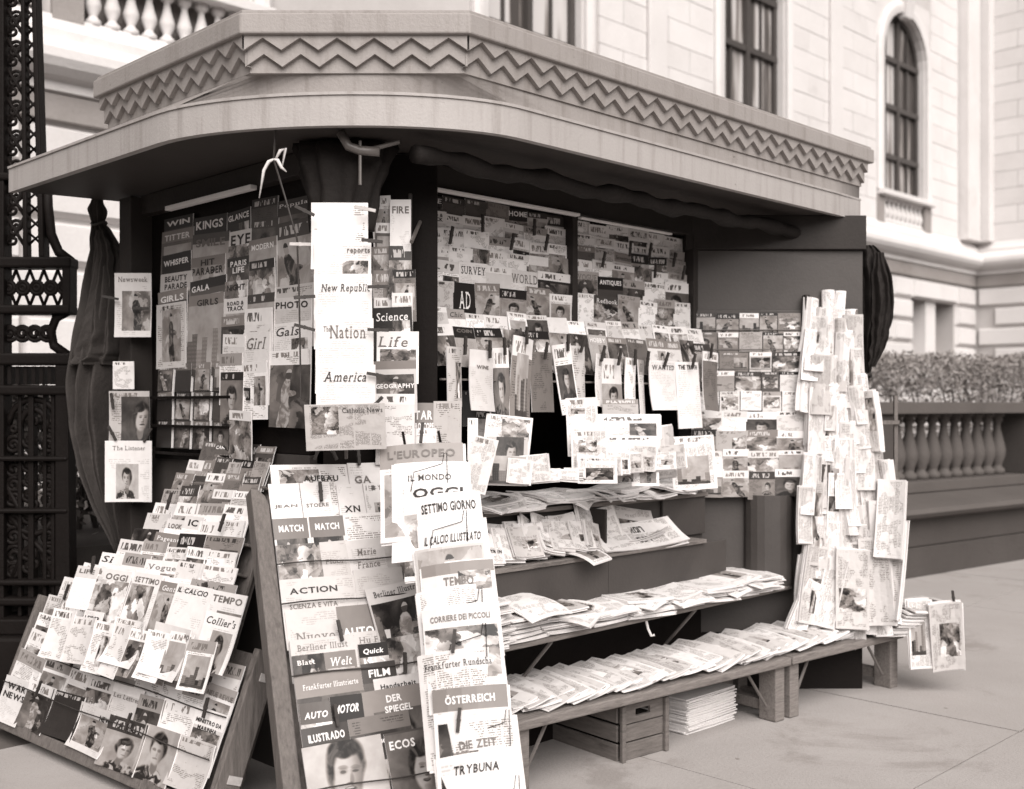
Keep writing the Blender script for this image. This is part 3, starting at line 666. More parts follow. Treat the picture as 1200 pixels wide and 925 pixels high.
# counters, ledges and shelf along the front
wbox('counter_top', 'wood', st, .80, 2.80, .46, 1.0, 1.03, 1.05); wbox('apron', 'panel_grey', st, .80, 2.80, .50, .52, .57, 1.03)
wbox('ledge', 'wood', st, .80, 2.60, .33, .50, .815, .835); wbox('front_panel', 'panel_grey', st, .80, 1.86, .345, .36, .57, .813); wbox('front_panel', 'panel_grey', st, 1.868, 2.80, .35, .365, .57, .813)
wbox('divider', 'paint_dark', st, 1.855, 1.87, .36, .50, .836, 1.028); wbox('side_board', 'panel_grey', st, 2.44, 2.80, .48, .498, .836, 1.028)
MB().prism([(.80, .19), (3.17, .19), (2.88, .50), (.80, .50)], .535, .56).build('shelf', 'wood', st, bevel=.006); wbox('shelf_back', 'black_wood', st, .80, 2.80, .505, .53, 0, .53)
for x in (1.35, 2.35): wbuild(MB().tube([(x, .22, .53), (x - .0, .49, .24)], .008, 6), 'shelf_brace', 'steel', st)
wbuild(MB().tube([(1.95, .2, .535), (1.95, .19, .50), (1.955, .175, .47), (1.965, .165, .475)], .006, 6), 'hook', 'rag', st)
# folding wing at the right, at 45 degrees to the front, with the card rack on it
wg = frame((2.82, .60, 0), (R2, -R2, 0), (0, 0, 1))
def gbox(name, mat, u0, u1, n0, n1, z0, z1, bevel=.003): return MB().box(u0, u1, z0, z1, n0, n1, wg).build(name, mat, st, bevel=bevel)
gbox('wing_base', 'black_wood', 0.0, .92, -.03, -.005, 0, .298); gbox('wing_panel', 'panel_grey', 0.0, .92, -.035, 0, .30, 2.318); gbox('wing_header', 'paint_dark', -.02, .93, -.03, .03, 2.32, 2.498)
crk = gbox('card_board', 'panel_grey', 0.01, .60, .002, .012, 1.06, 2.0); gbox('wing_stile', 'paint_dark', .60, .625, .0, .06, .5, 2.08); gbox('card_ledge', 'panel_grey', 0.0, .62, .002, .05, 1.035, 1.06)
for i in range(9):
    MB().box(.01, .60, 1.07 + i * .103, 1.074 + i * .103, .012, .030, wg).build('card_rail', 'steel', crk)
mb = MB(); N = 10
for i in range(N):
    a0, a1 = math.pi * i / N, math.pi * (i + 1) / N
    q = [(.42 - .13 * math.cos(a), .1 * math.sin(a) + .005) for a in (a0, a1)]
    mb.add([(q[0][0], .56, q[0][1]), (q[1][0], .56, q[1][1]), (q[1][0], 1.03, q[1][1]), (q[0][0], 1.03, q[0][1])], [(0, 1, 2, 3)], 0, wg)
mb.build('curved_panel', 'panel_grey', st, smooth=True)
# rolled awning and its iron under the soffit
mb = MB(); P = []; rr = []
for i in range(40):
    x = .62 + i * (3.0 / 39); P.append((x, .22 - .03 * i / 39 + .006 * math.sin(i * 1.7), 2.415 + .008 * math.sin(i * .9))); rr.append(.034 + .007 * math.sin(i * 2.3) + .004 * math.sin(i * 5.1))
mb.tube(P, rr, 10).build('awning_roll', 'canvas_dark', st, smooth=True)
MB().tube([(.42, .40, 2.49), (.44, .38, 2.44), (.47, .35, 2.425), (.52, .30, 2.42)], .018, 8).build('awning_pipe', 'steel', st, smooth=True)
MB().tube([(.47, .35, 2.46), (.47, .35, 2.30)], .006, 6).build('pipe_rod', 'steel', st); MB().tube([(.50, .32, 2.43), (.58, .26, 2.46)], .008, 6).build('pipe_handle', 'steel', st)
MB().tube([(.53, .30, 2.22), (.72, .36, 2.12), (.93, .53, 2.28)][1:], .008, 6).build('stay_rod', 'steel', st)

# ------------------------------------------------------------------ canvas drapes
def drape(name, rings, mat, label, folds=7, amp=.25, seed=0, n=42):
    """closed gathered cloth for the corner curtain"""
    mb = MB(); v = []; f = []
    for i, (c, w, d, ph) in enumerate(rings):
        for k in range(n):
            t = 2 * math.pi * k / n; a = 1 + amp * math.sin(folds * t + ph) + .2 * mnoise.noise((math.cos(t) * 2, math.sin(t) * 2, i * .5 + seed))
            x = w * a * math.cos(t); y = d * a * math.sin(t); v.append((c[0] + x * R2 + y * R2, c[1] - x * R2 + y * R2, c[2]))
    for i in range(len(rings) - 1):
        for k in range(n): f.append((i * n + k, i * n + (k + 1) % n, (i + 1) * n + (k + 1) % n, (i + 1) * n + k))
    f += [tuple(range(n - 1, -1, -1)), tuple(range((len(rings) - 1) * n, len(rings) * n))]
    o = mb.add(v, f).build(name, mat, None, smooth=True)
    return tag(o, label, 'tarpaulin')
def rings(pts, k=18):
    out = []
    for i in range(k):
        t = i / (k - 1) * (len(pts) - 1); j = min(int(t), len(pts) - 2); q = t - j; q = q * q * (3 - 2 * q)
        a, b = pts[j], pts[j + 1]; c = tuple(a[0][m] + (b[0][m] - a[0][m]) * q for m in range(3))
        out.append((c, a[1] + (b[1] - a[1]) * q, a[2] + (b[2] - a[2]) * q, i * .12))
    return out
def campt(px, py, D): X = (px - 600) * D / 1305; return Vector(((X + D) * R2 - 2.0, (D - X) * R2 - 2.9, 1.5 + (475 - py) * D / 1305))
away = Vector((R2, R2, 0))
def sheet(outl, D, folds, depth, seed, nk=64, nr=60):
    """hanging folded canvas: a pleated sheet between two edge lines; pleats lean, cross and pinch"""
    V_ = []; F_ = []
    for i in range(nr):
        t = i / (nr - 1) * (len(outl) - 1); j = min(int(t), len(outl) - 2); q = t - j
        y, l, r_ = (outl[j][m] + (outl[j + 1][m] - outl[j][m]) * q for m in range(3))
        l += 2.2 * mnoise.noise((i * .22, seed, 0)); r_ += 2.2 * mnoise.noise((i * .22, seed, 7))
        sp = min(1, (r_ - l) / 60)
        for k in range(nk):
            u = k / (nk - 1); w = u + .10 * mnoise.noise((u * 2.5, i * .06, seed)) + .003 * i * math.sin(seed)
            ph = w * folds * math.pi * 2; z = math.asin(max(-1, min(1, math.sin(ph) * .96))) / 1.4
            z = z * (.45 + .55 * mnoise.noise((u * 3, i * .05, seed + 3)) ** 2 + .4 * abs(mnoise.noise((u * 2, i * .08, seed + 9))))
            z += .9 * mnoise.noise((u * 1.6 + i * .035, i * .05, seed + 5)) + .35 * mnoise.noise((u * 6 + i * .12, i * .22, seed + 1))
            p = campt(l + (r_ - l) * (u + .02 * math.sin(ph)), y, D) + away * (depth * sp * z - .08 * sp * math.sin(u * math.pi)); V_.append(tuple(p))
    for i in range(nr - 1):
        for k in range(nk - 1): a = i * nk + k; F_.append((a, a + nk, a + nk + 1, a + 1))
    return V_, F_
def tarp(outl, D, mat, label, folds, depth, seed, flap=None, cord=None):
    root = empty('canvas_tarp', tuple(campt((outl[0][1] + outl[0][2]) / 2, outl[0][0], D))); tag(root, label, 'tarpaulin')
    for nm, ol, dd, fo, se in (('canvas', outl, D, folds, seed),) + ((('flap', flap, D - .07, 3, seed + 20),) if flap else ()):
        V_, F_ = sheet(ol, dd, fo, depth, se); o = wbuild(MB().add(V_, F_), nm, mat, root, smooth=True)
        so = o.modifiers.new('thick', 'SOLIDIFY'); so.thickness = .006
    if cord:
        y, l, r_ = cord; P_ = [campt(l + (r_ - l) * (.5 + .5 * math.cos(a)), y + 2 * math.sin(a * 2), D - .02 + .035 * math.sin(a)) for a in [2 * math.pi * i / 14 for i in range(14)]]
        wbuild(MB().tube(P_, .006, 6, True), 'tie_cord', 'pin', root)
tarp([(232, 107, 121), (246, 104, 126), (262, 109, 123), (276, 106, 134), (300, 102, 146), (350, 93, 154), (400, 83, 158), (450, 76, 154), (500, 79, 150), (550, 92, 148), (600, 112, 147), (648, 136, 146)], 5.5, 'canvas', 'long grey canvas tarp tied up and hanging down beside the iron gate', 4, .055, 1.7,
     [(270, 112, 122), (300, 112, 132), (340, 104, 134), (380, 94, 138), (415, 82, 140), (428, 80, 136)], (262, 107, 125))
tarp([(288, 1012, 1024), (294, 1008, 1032), (310, 1006, 1040), (340, 1008, 1047), (370, 1006, 1046), (395, 1004, 1036), (420, 1008, 1024), (440, 1013, 1019), (470, 1012, 1018), (490, 1010, 1017)], 5.95, 'canvas_dark', 'dark canvas bundled up and hanging at the right end of the canopy', 3, .05, 4.2,
     [(296, 1024, 1036), (330, 1022, 1046), (370, 1022, 1046), (405, 1020, 1038), (430, 1018, 1026)], (440, 1011, 1021))
# drape of dark cloth over the corner post, white rag knotted to the pole
dc = drape('corner_curtain', rings([((.52, .52, 2.49), .16, .05), ((.50, .50, 2.40), .15, .06), ((.50, .50, 2.28), .12, .05), ((.50, .50, 2.15), .10, .04)], 10), 'canvas_dark', 'dark curtain gathered above the pale magazines hung at the corner', 9, .2, 2)
dc['category'] = 'curtain'
mb = MB()
for a, b, c_ in (((.24, .56, 2.39), (.215, .585, 2.35), (.205, .60, 2.25)), ((.245, .555, 2.39), (.27, .53, 2.43), (.262, .54, 2.36)), ((.24, .56, 2.39), (.26, .54, 2.36), (.275, .53, 2.345))):
    mb.tube([a, lerp(a[:2], b[:2], .5) + ((a[2] + b[2]) / 2 + .012,), b, c_], [.004, .007, .006, .002], 7)
tag(mb.build('rag', 'rag', None, smooth=True), 'white rag knotted under the canopy left of the corner post', 'rag')
tag(MB().tube([(.245, .555, 2.5), (.24, .56, 2.39), (.27, .53, 2.25), (.30, .50, 2.1), (.305, .495, 1.9), (.31, .49, 1.5)], .0035, 5).build('cord', 'pin', None), 'thin dark cord hanging from the white rag beside the pale magazines', 'cord')

# dark shrub on the terrace behind the gate
shr = empty('dark_shrub', (.2, 3.9, .74)); tag(shr, 'dark leafy shrub seen through the iron gate at lower left', 'shrub')
hb = MB(); hr = random.Random(9)
for i in range(14000):
    x = hr.uniform(-1.2, 1.6); y = hr.uniform(3.3, 4.4); top = 1.55 + .25 * mnoise.noise((x * 1.3, y, 4)); z = top - abs(hr.gauss(0, .3))
    if z < .75: continue
    s = hr.uniform(.02, .045); a = Vector((hr.uniform(-1, 1), hr.uniform(-1, 1), hr.uniform(-.6, 1))).normalized(); b = a.cross(Vector((hr.uniform(-1, 1), hr.uniform(-1, 1), hr.uniform(-1, 1)))).normalized()
    c = Vector((x, y, z)); hb.add([c - a * s, c + b * s * .5, c + a * s, c - b * s * .5], [(0, 1, 2, 3)])
tag(wbuild(hb, 'leaves', 'leaf_dark', shr), kind='stuff')
tb = MB()
for i in range(16):
    x = hr.uniform(-1, 1.4); tb.tube([(x, 3.8, .74), (x + hr.uniform(-.2, .2), 3.8, 1.5)], [.02, .006], 5)
tag(wbuild(tb, 'stems', 'twig', shr), kind='stuff')

# ================================================================== BENCH, CRATE, BUNDLE (on the pavement)
BA, BB = Vector((.99, .06, 0)), Vector((3.66, -.19, 0)); bd = (BB - BA).normalized(); bn = Vector((-bd.y, bd.x, 0))
def bench(name, p0, L, label, brace=True):
    b = empty(name, tuple(p0)); b.rotation_euler.z = math.atan2(bd.y, bd.x); tag(b, label, 'bench', 'low plank benches')
    MB().box(0, L, 0, .235, .262, .302).build('plank', 'wood', b, bevel=.008); MB().box(0.004, L - .006, .24, .47, .262, .300).build('plank', 'wood', b, bevel=.008)
    for x in (.015, L - .085):
        for y in (.03, .34): MB().box(x, x + .07, y, y + .10, 0, .262).build('leg', 'wood', b, bevel=.005)
        MB().box(x + .01, x + .06, .13, .34, .04, .09).build('stretcher', 'wood', b, bevel=.004)
    if brace:
        MB().tube([(.10, .06, .10), (.20, .06, .255)], .008, 6).build('leg_brace', 'steel', b); MB().tube([(L - .12, .06, .08), (L - .26, .06, .255)], .008, 6).build('leg_brace', 'steel', b)
    return b
bench('plank_bench', BA, 1.70, 'low wooden plank bench covered in fanned newspapers, crate under it')
bench('plank_bench', BA + bd * 1.712, (BB - BA).length - 1.712, 'short low bench at the far right under the upright newspapers')

cr = empty('wooden_crate', (1.62, .065, 0)); cr.rotation_euler.z = -.10; tag(cr, 'slatted wooden crate with a hand slot standing under the plank bench', 'crate')
MB().box(0, .022, 0, .018, 0, .235).build('corner_batten', 'crate_wood', cr, bevel=.003); MB().box(.262, .284, 0, .018, 0, .235).build('corner_batten', 'crate_wood', cr, bevel=.003)
for z0, z1 in ((.0, .072), (.078, .148)): MB().box(.012, .272, .019, .034, z0, z1).build('end_slat', 'crate_wood', cr, bevel=.003)
es = MB(); es.box(.012, .095, .019, .034, .154, .232); es.box(.185, .272, .019, .034, .154, .232); es.box(.095, .185, .019, .034, .154, .180); es.box(.095, .185, .019, .034, .210, .232)
es.build('end_slat', 'crate_wood', cr)
for x in (.0, .272):
    for z0 in (.0, .08, .16): MB().box(x, x + .012, .036, .46, z0, z0 + .07).build('side_slat', 'crate_wood', cr, bevel=.002)
MB().box(.012, .272, .446, .46, 0, .23).build('back_end', 'crate_wood', cr); MB().box(.012, .272, .036, .445, .0, .012).build('bottom', 'crate_wood', cr); MB().box(.02, .265, .04, .44, .013, .1).build('dark_block', 'black_wood', cr)  # last box: near-black block filling the lower inside of the crate

# ================================================================== PRINTED MATTER
DEFAULT_TONES = {'dark': (.03, .22), 'mixed': (.08, .68), 'pale': (.58, .80), 'mid': (.2, .6)}
COUNT = {}
def style(r, pal, news=False, **kw):
    a, b = DEFAULT_TONES[pal]; s = dict(tone=r.uniform(a, b), kind=r.choice([0, 0, 0, 0, 0, 1, 2, 2]), seed=r.uniform(1, 60), mast=1)
    s['bandh'] = r.choice([.0, .16, .2, .24, .28]); s['band'] = r.choice([.04, .1, .66, .7, .3]) if pal != 'pale' else r.choice([.62, .68, .7, .7, .4])
    if pal == 'dark': s['band'] = r.choice([.03, .06, .12, .3])
    full = r.random() < .5
    s['frame'] = (0, 1) if full else (r.choice([.08, .06, .5]), r.choice([.92, .94]))
    s['art'] = (0, 1 - s['bandh']) if full else (r.uniform(.05, .25), 1 - max(s['bandh'], .2) - .06)
    if pal == 'pale' and r.random() < .45: s['kind'] = 2
    if news: s.update(tone=r.uniform(.52, .70), kind=r.choice([0, 0, 2, 2]), bandh=0, band=.6, frame=(r.choice([.1, .4, .5]), .9), art=(r.uniform(.1, .35), r.uniform(.5, .68)))
    s.update(kw); return s

def mag(F, u, v, w, h, st_, label, cat='magazine', group=None, name='magazine', off=.004, rot=0, tilt=0, twist=0, curl=0, bow=0, th=.005, titles=(), news=False, leaves=0, r=rnd):
    """one printed thing: centre (u, v) on the rack plane F, off = lift, rot in the plane, tilt = top away, curl / bow = bends"""
    nu, nv = (5, 6) if (abs(curl) + abs(bow)) > 0 else (2, 2)
    ear = 0 if titles else r.uniform(-.004, .006); tw = r.uniform(-.02, .02)
    def bend(x, y):
        a = x / (w / 2); b = y / (h / 2)
        return curl * a * a + bow * (b * b if b < 0 else b * b * .35) + tw * .2 * a * b * w + (ear if (a > .6 and b > .6) else 0)
    mb = MB(); uv = []
    P = [(-w / 2 + w * i / nu, -h / 2 + h * j / nv) for j in range(nv + 1) for i in range(nu + 1)]
    n = len(P)
    mb.v += [(x, y, bend(x, y) + th) for x, y in P] + [(x, y, bend(x, y)) for x, y in P]
    for j in range(nv):
        for i in range(nu):
            a = j * (nu + 1) + i; q = (a, a + 1, a + nu + 2, a + nu + 1); mb.f.append(q); mb.mi.append(0); uv.append(q)
    for q in list(uv): mb.f.append(tuple(n + k for k in reversed(q))); mb.mi.append(1)
    rim = [i for i in range(nu + 1)] + [(j + 1) * (nu + 1) + nu for j in range(nv)] + [nv * (nu + 1) + nu - 1 - i for i in range(nu)] + [(nv - 1 - j) * (nu + 1) for j in range(nv - 1)]
    for i in range(len(rim)): a, b = rim[i], rim[(i + 1) % len(rim)]; mb.f.append((a, n + a, n + b, b)); mb.mi.append(1)
    z = 0
    for L in range(leaves):
        t2 = th * r.uniform(.5, .9); z -= t2; ca = r.uniform(-.025, .025); ox, oy = r.uniform(-.008, .008), r.uniform(-.008, .008)
        C = [(x + ox - ca * y, y + oy + ca * x) for x, y in P]
        o0 = len(mb.v); mb.v += [(x, y, bend(x, y) * .9 + z + t2 * .85) for x, y in C] + [(x, y, bend(x, y) * .9 + z) for x, y in C]
        for q in uv: mb.f.append(tuple(o0 + k for k in q)); mb.mi.append(1)
        for i in range(len(rim)): a, b = o0 + rim[i], o0 + rim[(i + 1) % len(rim)]; mb.f.append((a, n + a, n + b, b)); mb.mi.append(1)
    me = mb.mesh(name, ['news' if news else 'cover', 'paper'])
    ul = me.uv_layers.new(name='UVMap'); U = []
    for pi, f in enumerate(mb.f):
        for k in f:
            p = mb.v[k]; U += [p[0] / w + .5, p[1] / h + .5]
    ul.data.foreach_set('uv', U); me.update()
    o = bpy.data.objects.new(name, me); col.objects.link(o)
    o.matrix_world = F @ Matrix.Translation((u, v, off)) @ Matrix.Rotation(math.radians(rot), 4, 'Z') @ Matrix.Rotation(math.radians(-tilt), 4, 'X') @ Matrix.Rotation(math.radians(twist), 4, 'Y')
    mast = 0.0 if titles else float(st_.get('mast', 1))
    o['cover_tone'] = (float(st_['tone']), float(st_['band']), float(st_['bandh'])); o['cover_art'] = (float(st_['art'][0]), float(st_['art'][1]), float(st_['seed'])); o['cover_frame'] = (float(st_['frame'][0]), float(st_['frame'][1]), float(st_['kind'])); o['cover_mast'] = (mast if not (news and leaves) else 0.0, .35 if titles and not news else 1.0, 0.0)
    tag(o, label, cat, group)
    for t in titles:
        txt, tx, ty, tw_, th_ = t[:5]; ink = t[5] if len(t) > 5 else 'ink_dark'; bold = t[6] if len(t) > 6 else True; sl = t[7] if len(t) > 7 else 0
        V2, F2 = lettering(txt, tw_ * w, th_ * h, bold, sl)
        tm = MB(); tm.add([(x + (tx - .5) * w, y + (ty - .5) * h, 0) for x, y in V2], F2)
        tm.v = [(x, y, bend(x, y) + th + .0012 + (.001 if abs(curl) + abs(bow) > .004 else 0)) for x, y, _ in tm.v]
        tm.build('title', ink, o)
    return o

LOOK = {0: 'picture', 1: 'portrait', 2: 'text'}
def look(s):
    t = 'dark' if s['tone'] < .2 else ('grey' if s['tone'] < .48 else 'pale')
    return t, {0: 'picture', 1: 'portrait', 2: 'lettered'}[int(s['kind'])]
def rowof(F, desc, row, u0, u1, vtop, n, h, off, pal='mixed', cat='magazine', group=None, titles={}, styles={}, seed=0, jit=1.0, wide=1.08, name='magazine', order=None, news=False, th=.005, rotj=2.5, tilt=0, curlj=.0, hj=.06, vslope=0.0):
    r = random.Random(hash((desc, row, seed)) % 99991 if False else (sum(map(ord, desc)) * 31 + row * 977 + seed * 13))
    ws = [r.uniform(.8, 1.2) for _ in range(n)]; tot = sum(ws); x = u0; out = []
    for i in range(n):
        w0 = (u1 - u0) * ws[i] / tot; w = w0 * wide; hh = h * r.uniform(1 - hj, 1 + hj)
        s = style(r, pal, news); s.update(styles.get(i, {}))
        a, b = look(s); vt = vtop + jit * r.uniform(-.010, .012) + vslope * (x - u0)
        rowtxt = f' in {ordn(row)} row of {desc}' if row is not None and row >= 0 else f' of {desc}'
        lab = f'{a} {b} {cat}, {ordn(i)} from left{rowtxt}'
        out.append(mag(F, x + w0 / 2, vt - hh / 2, w, hh, s, lab, cat, group, name, off=off + i * .0011 + r.uniform(0, .002), rot=r.gauss(0, rotj * .5), tilt=tilt + r.uniform(-1, 1), titles=titles.get(i, ()), news=news, th=th, curl=r.uniform(0, curlj), bow=r.uniform(0, curlj), r=r))
        x += w0
    return out

pin_me = MB().box(-.0055, .0055, -.038, .038, .001, .0045).box(-.0055, .0055, -.036, .036, .0075, .011).box(-.007, .007, -.004, .004, 0, .012).mesh('clothespin', 'pin')
pin_me2 = MB().box(-.0055, .0055, -.038, .038, .001, .0045).box(-.0055, .0055, -.036, .036, .0075, .011).box(-.007, .007, -.004, .004, 0, .012).mesh('clothespin', 'pin_pale')
def pin(F, u, v, off, rot, label, pale=False, group='clothespins'):
    o = bpy.data.objects.new('clothespin', pin_me2 if pale else pin_me); col.objects.link(o)
    o.matrix_world = F @ Matrix.Translation((u, v, off)) @ Matrix.Rotation(math.radians(rot), 4, 'Z') @ Matrix.Rotation(math.radians(8), 4, 'X')
    return tag(o, label, 'clothespin', group)
def camf(px, py, D):
    """a plane facing the photographer at D metres, origin where the photo shows (px, py); 1 unit = 1 m"""
    X = (px - 600) * D / 1305; z = 1.5 + (475 - py) * D / 1305
    return frame(((X + D) * R2 - 2.0, (D - X) * R2 - 2.9, z), (R2, -R2, 0), (0, 0, 1))
DK, WH, GR = 'ink_dark', 'ink_white', 'ink_grey'

# ------------------------------------------------------------------ A: left wall panel, columns of overlapping magazines
LA = frame((.552, 1.99, 0), (0, -1, 0), (0, 0, 1))
GA = 'magazines on the left wall panel'
def column(F, desc, cidx, u0, u1, items, group, pal='dark', h=.27, off0=.004, seed=0, step=.006):
    r = random.Random(100 + cidx * 7 + seed)
    for i, it in enumerate(items):
        vt, ti, stl = (it + ((), {}))[:3] if isinstance(it, tuple) else (it, (), {})
        p = stl.pop('pal', pal) if stl else pal
        hh = stl.pop('h', h) if stl else h; ww = stl.pop('w', (u1 - u0) * r.uniform(.98, 1.1)) if stl else (u1 - u0) * r.uniform(.98, 1.1)
        nw = stl.pop('news', False) if stl else False
        s = style(r, p, nw); s.update(stl); a, b = look(s)
        mag(F, (u0 + u1) / 2 + r.uniform(-.012, .012), vt - hh / 2, ww, hh, s, f'{a} {b} magazine, {ordn(i)} from top in {ordn(cidx)} column of {desc}', 'magazine', group,
            off=off0 + i * step + cidx * .0017, rot=r.gauss(0, 1.3), tilt=r.uniform(0, 2), titles=ti, r=r)
T = lambda s, ink=WH, y=.86, h=.12, w=.8, x=.5, bold=True, sl=0: (s, x, y, w, h, ink, bold, sl)
column(LA, 'the left wall panel', 0, .03, .30, [(2.37, (T('WIN', WH, .9, .09),)), (2.31, (T('TITTER', WH, .88, .1),)), (2.20, (T('WHISPER', WH, .85, .1, .86),), dict(tone=.04, band=.03)), (2.11, (T('BEAUTY', DK, .9, .10, .7), T('PARADE', DK, .77, .10, .7)), dict(tone=.4, band=.55, bandh=.32)), (2.03, (T('GIRLS', WH, .86, .11),)), (1.97, (), dict(pal='pale', kind=0, tone=.6, h=.30, bandh=0, frame=(.2, .85), art=(.1, .9), seed=33.1))], GA)
column(LA, 'the left wall panel', 1, .315, .60, [(2.34, (T('KINGS', WH, .86, .14),), dict(tone=.05, band=.03, bandh=.3)), (2.26, (T('SMILE', GR, .85, .13),)), (2.16, (T('HIT', DK, .9, .1, .4), T('PARADER', DK, .76, .12, .9)), dict(tone=.22, band=.28, bandh=.34)), (2.06, (T('GALA', WH, .86, .1, .5, .3),)), (1.99, (T('GIRLS', DK, .9, .08, .6, .55),), dict(tone=.15, kind=0, h=.36, band=.3, bandh=.13, frame=(0, 1), art=(0, .87), seed=12.3))], GA)
column(LA, 'the left wall panel', 2, .62, .80, [(2.335, (T('GLANCE', WH, .87, .12, .9),), dict(tone=.05, band=.03, bandh=.25)), (2.245, (T('EYE', DK, .82, .2, .8),), dict(tone=.5, band=.62, bandh=.35)), (2.13, (T('PARIS', WH, .88, .11, .7), T('LIFE', WH, .75, .11, .5)), dict(tone=.06, band=.04)), (2.03, (T('NIGHT', DK, .87, .12, .8),), dict(tone=.3, band=.4, bandh=.25)), (1.955, (T('ROAD &', DK, .9, .08, .7), T('TRACK', DK, .8, .09, .7)), dict(tone=.6, band=.66, bandh=.28)), (1.88, (), dict(pal='mixed')), (1.80, (), dict(pal='mixed')), (1.72, (), dict(pal='pale')), (1.64, (), dict(pal='mixed'))], GA, h=.22)
column(LA, 'the left wall panel', 3, .80, 1.0, [(2.36, ()), (2.27, (), dict(pal='dark')), (2.19, (T('MODERN', WH, .86, .1, .8),)), (2.10, (), dict(pal='dark')), (1.96, (), dict(pal='mid')), (1.90, (), dict(pal='pale')), (1.80, (T('Girl', GR, .85, .16, .7, .5, False, .3),), dict(pal='pale', h=.30)), (1.68, (), dict(pal='pale', h=.24))], GA, h=.24)
column(LA, 'the left wall panel', 4, 1.0, 1.27, [(2.33, (T('Popular', WH, .9, .08, .8, .5, False),), dict(tone=.1)), (2.24, (), dict(kind=0, tone=.1, h=.34)), (1.98, (), dict(pal='mid')), (1.93, (T('PHOTO', DK, .88, .11, .85),), dict(pal='pale', band=.6, bandh=.2)), (1.83, (T('Gals', DK, .86, .14, .6, .4, False, .3),), dict(pal='pale')), (1.72, (), dict(pal='pale')), (1.66, (), dict(pal='mixed'))], GA, h=.25)
# B: pocket rack under it
prk = empty('pocket_rack', (.50, 1.65, 1.26)); tag(prk, 'dark wire pocket rack on the left wall holding small books', 'rack')
for z in (1.28, 1.405, 1.535): wbuild(MB().box(.488, .50, 1.28, 2.0, z, z + .006).box(.49, .53, 1.28, 2.0, z - .006, z), 'pocket_rail', 'iron', prk)
wbuild(MB().box(.532, .54, 1.26, 2.02, 1.25, 1.72), 'back_plate', 'black_wood', prk)
PB = frame((.528, 1.97, 0), (0, -1, 0), (0, 0, 1))
for rw, zt in enumerate((1.69, 1.56, 1.432)):
    for i in range(4):
        s = style(rnd, 'dark', tone=rnd.uniform(.04, .2), bandh=.25, band=rnd.choice([.06, .2, .3]), frame=(.06, .94), art=(.04, .75)); a, b = look(s)
        mag(PB, .09 + i * .168, zt - .065, .142, .128, s, f'{a} {b} paperback, {ordn(i)} from left in {ordn(rw)} row of pocket rack', 'paperback', 'paperbacks in the pocket rack', 'paperback', off=.006 + rw * .003, th=.012, rot=rnd.gauss(0, .8), tilt=3)
rowof(LA, 'the file beside the pocket rack', 0, .70, .86, 1.58, 2, .2, .05, 'mixed', seed=3, group=GA); rowof(LA, 'the file beside the pocket rack', 1, .72, .88, 1.47, 1, .2, .06, 'pale', seed=4, group=GA)
# C: magazines clipped to the left post
CF = camf(158, 475, 5.22); m = 5.22 / 1305
GC = 'magazines clipped to the left post'
mag(CF, -.005, 117 * m, .172, .30, style(rnd, 'pale', kind=0, tone=.66, band=.66, bandh=.2, frame=(.2, .98), art=(.1, .72), seed=5.5), 'white news magazine with a grey street picture clipped highest to the left post', group=GC, titles=(T('Newsweek', GR, .90, .08, .8, .5, False),), bow=.01)
mag(CF, -.05, 35 * m, .10, .13, style(rnd, 'pale', kind=2), 'small pale leaflet on the left post between two larger clipped magazines', 'leaflet', GC, 'leaflet')
mag(CF, -.02, -16 * m, .19, .26, style(rnd, 'pale', kind=1.3, tone=.5, bandh=0, frame=(.3, 1.2), art=(0, .9), seed=8.4), 'pale magazine with a woman and child cover clipped to the left post', group=GC, off=.01, bow=.01)
mag(CF, -.045, -92 * m, .15, .11, style(rnd, 'pale', kind=0), 'pale sheet peeping out below the lowest magazine on the left post', group=GC, off=.012)
mag(CF, -.015, -77 * m, .218, .285, style(rnd, 'pale', kind=1.3, tone=.68, band=.68, bandh=.3, frame=(.22, .70), art=(.05, .62), seed=21.5), 'white magazine with a framed portrait of a man, lowest on the left post', group=GC, off=.026, curl=.014, titles=(T('The Listener', GR, .88, .07, .7, .5, False),))
for q, (u, v, ro) in enumerate(((-.1, .50, 80), (.04, .45, 90), (-.09, .02, 5), (-.09, -.13, 25), (.075, -.14, -30))):
    pin(CF, u, v, .04, ro, f'dark clothespin on the left post, {ordn(q)} from the top')

# ------------------------------------------------------------------ lower left floor rack with wires
LE = frame((0, 2.42, .06), (.05, -1, 0), (.2, 0, .5))
lr = empty('floor_rack', (.1, 1.5, 0)); tag(lr, 'low wooden display rack leaning on the pavement at lower left, full of magazines', 'rack')
def rbox(F, root, name, mat, u0, u1, v0, v1, n0, n1, bevel=.004):
    o = MB().box(u0, u1, v0, v1, n0, n1, F).build(name, mat, root, bevel=bevel); o.location = -Vector(root.location); return o
rbox(LE, lr, 'back_board', 'wood_rack', 0, 1.74, 0, .54, -.025, -.01); rbox(LE, lr, 'bottom_board', 'wood_rack', -.02, 1.76, -.05, .0, -.03, .075); rbox(LE, lr, 'side_board', 'wood_rack', -.022, 0, -.04, .56, -.09, .055); rbox(LE, lr, 'side_board', 'wood_rack', 1.742, 1.775, -.05, .56, -.045, .06)
for vv in (.08, .45): rbox(LE, lr, 'hinge_plate', 'pin_pale', 1.7755, 1.779, vv, vv + .03, -.04, .02, 0)
rbox(LE, lr, 'foot', 'wood_rack', .10, .14, -.05, .5, -.16, -.12); rbox(LE, lr, 'foot', 'wood_rack', 1.60, 1.64, -.05, .5, -.16, -.12)
for vv, nn, ua in ((.145, .085, .02), (.30, .07, .25)): 
    o = MB().tube([tuple(LE @ Vector((u, vv + .004 * math.sin(u * 7), nn))) for u in [ua + (1.72 - ua) * i / 12 for i in range(13)]], .0028, 5).build('wire', 'pin', lr); o.location = -Vector(lr.location)
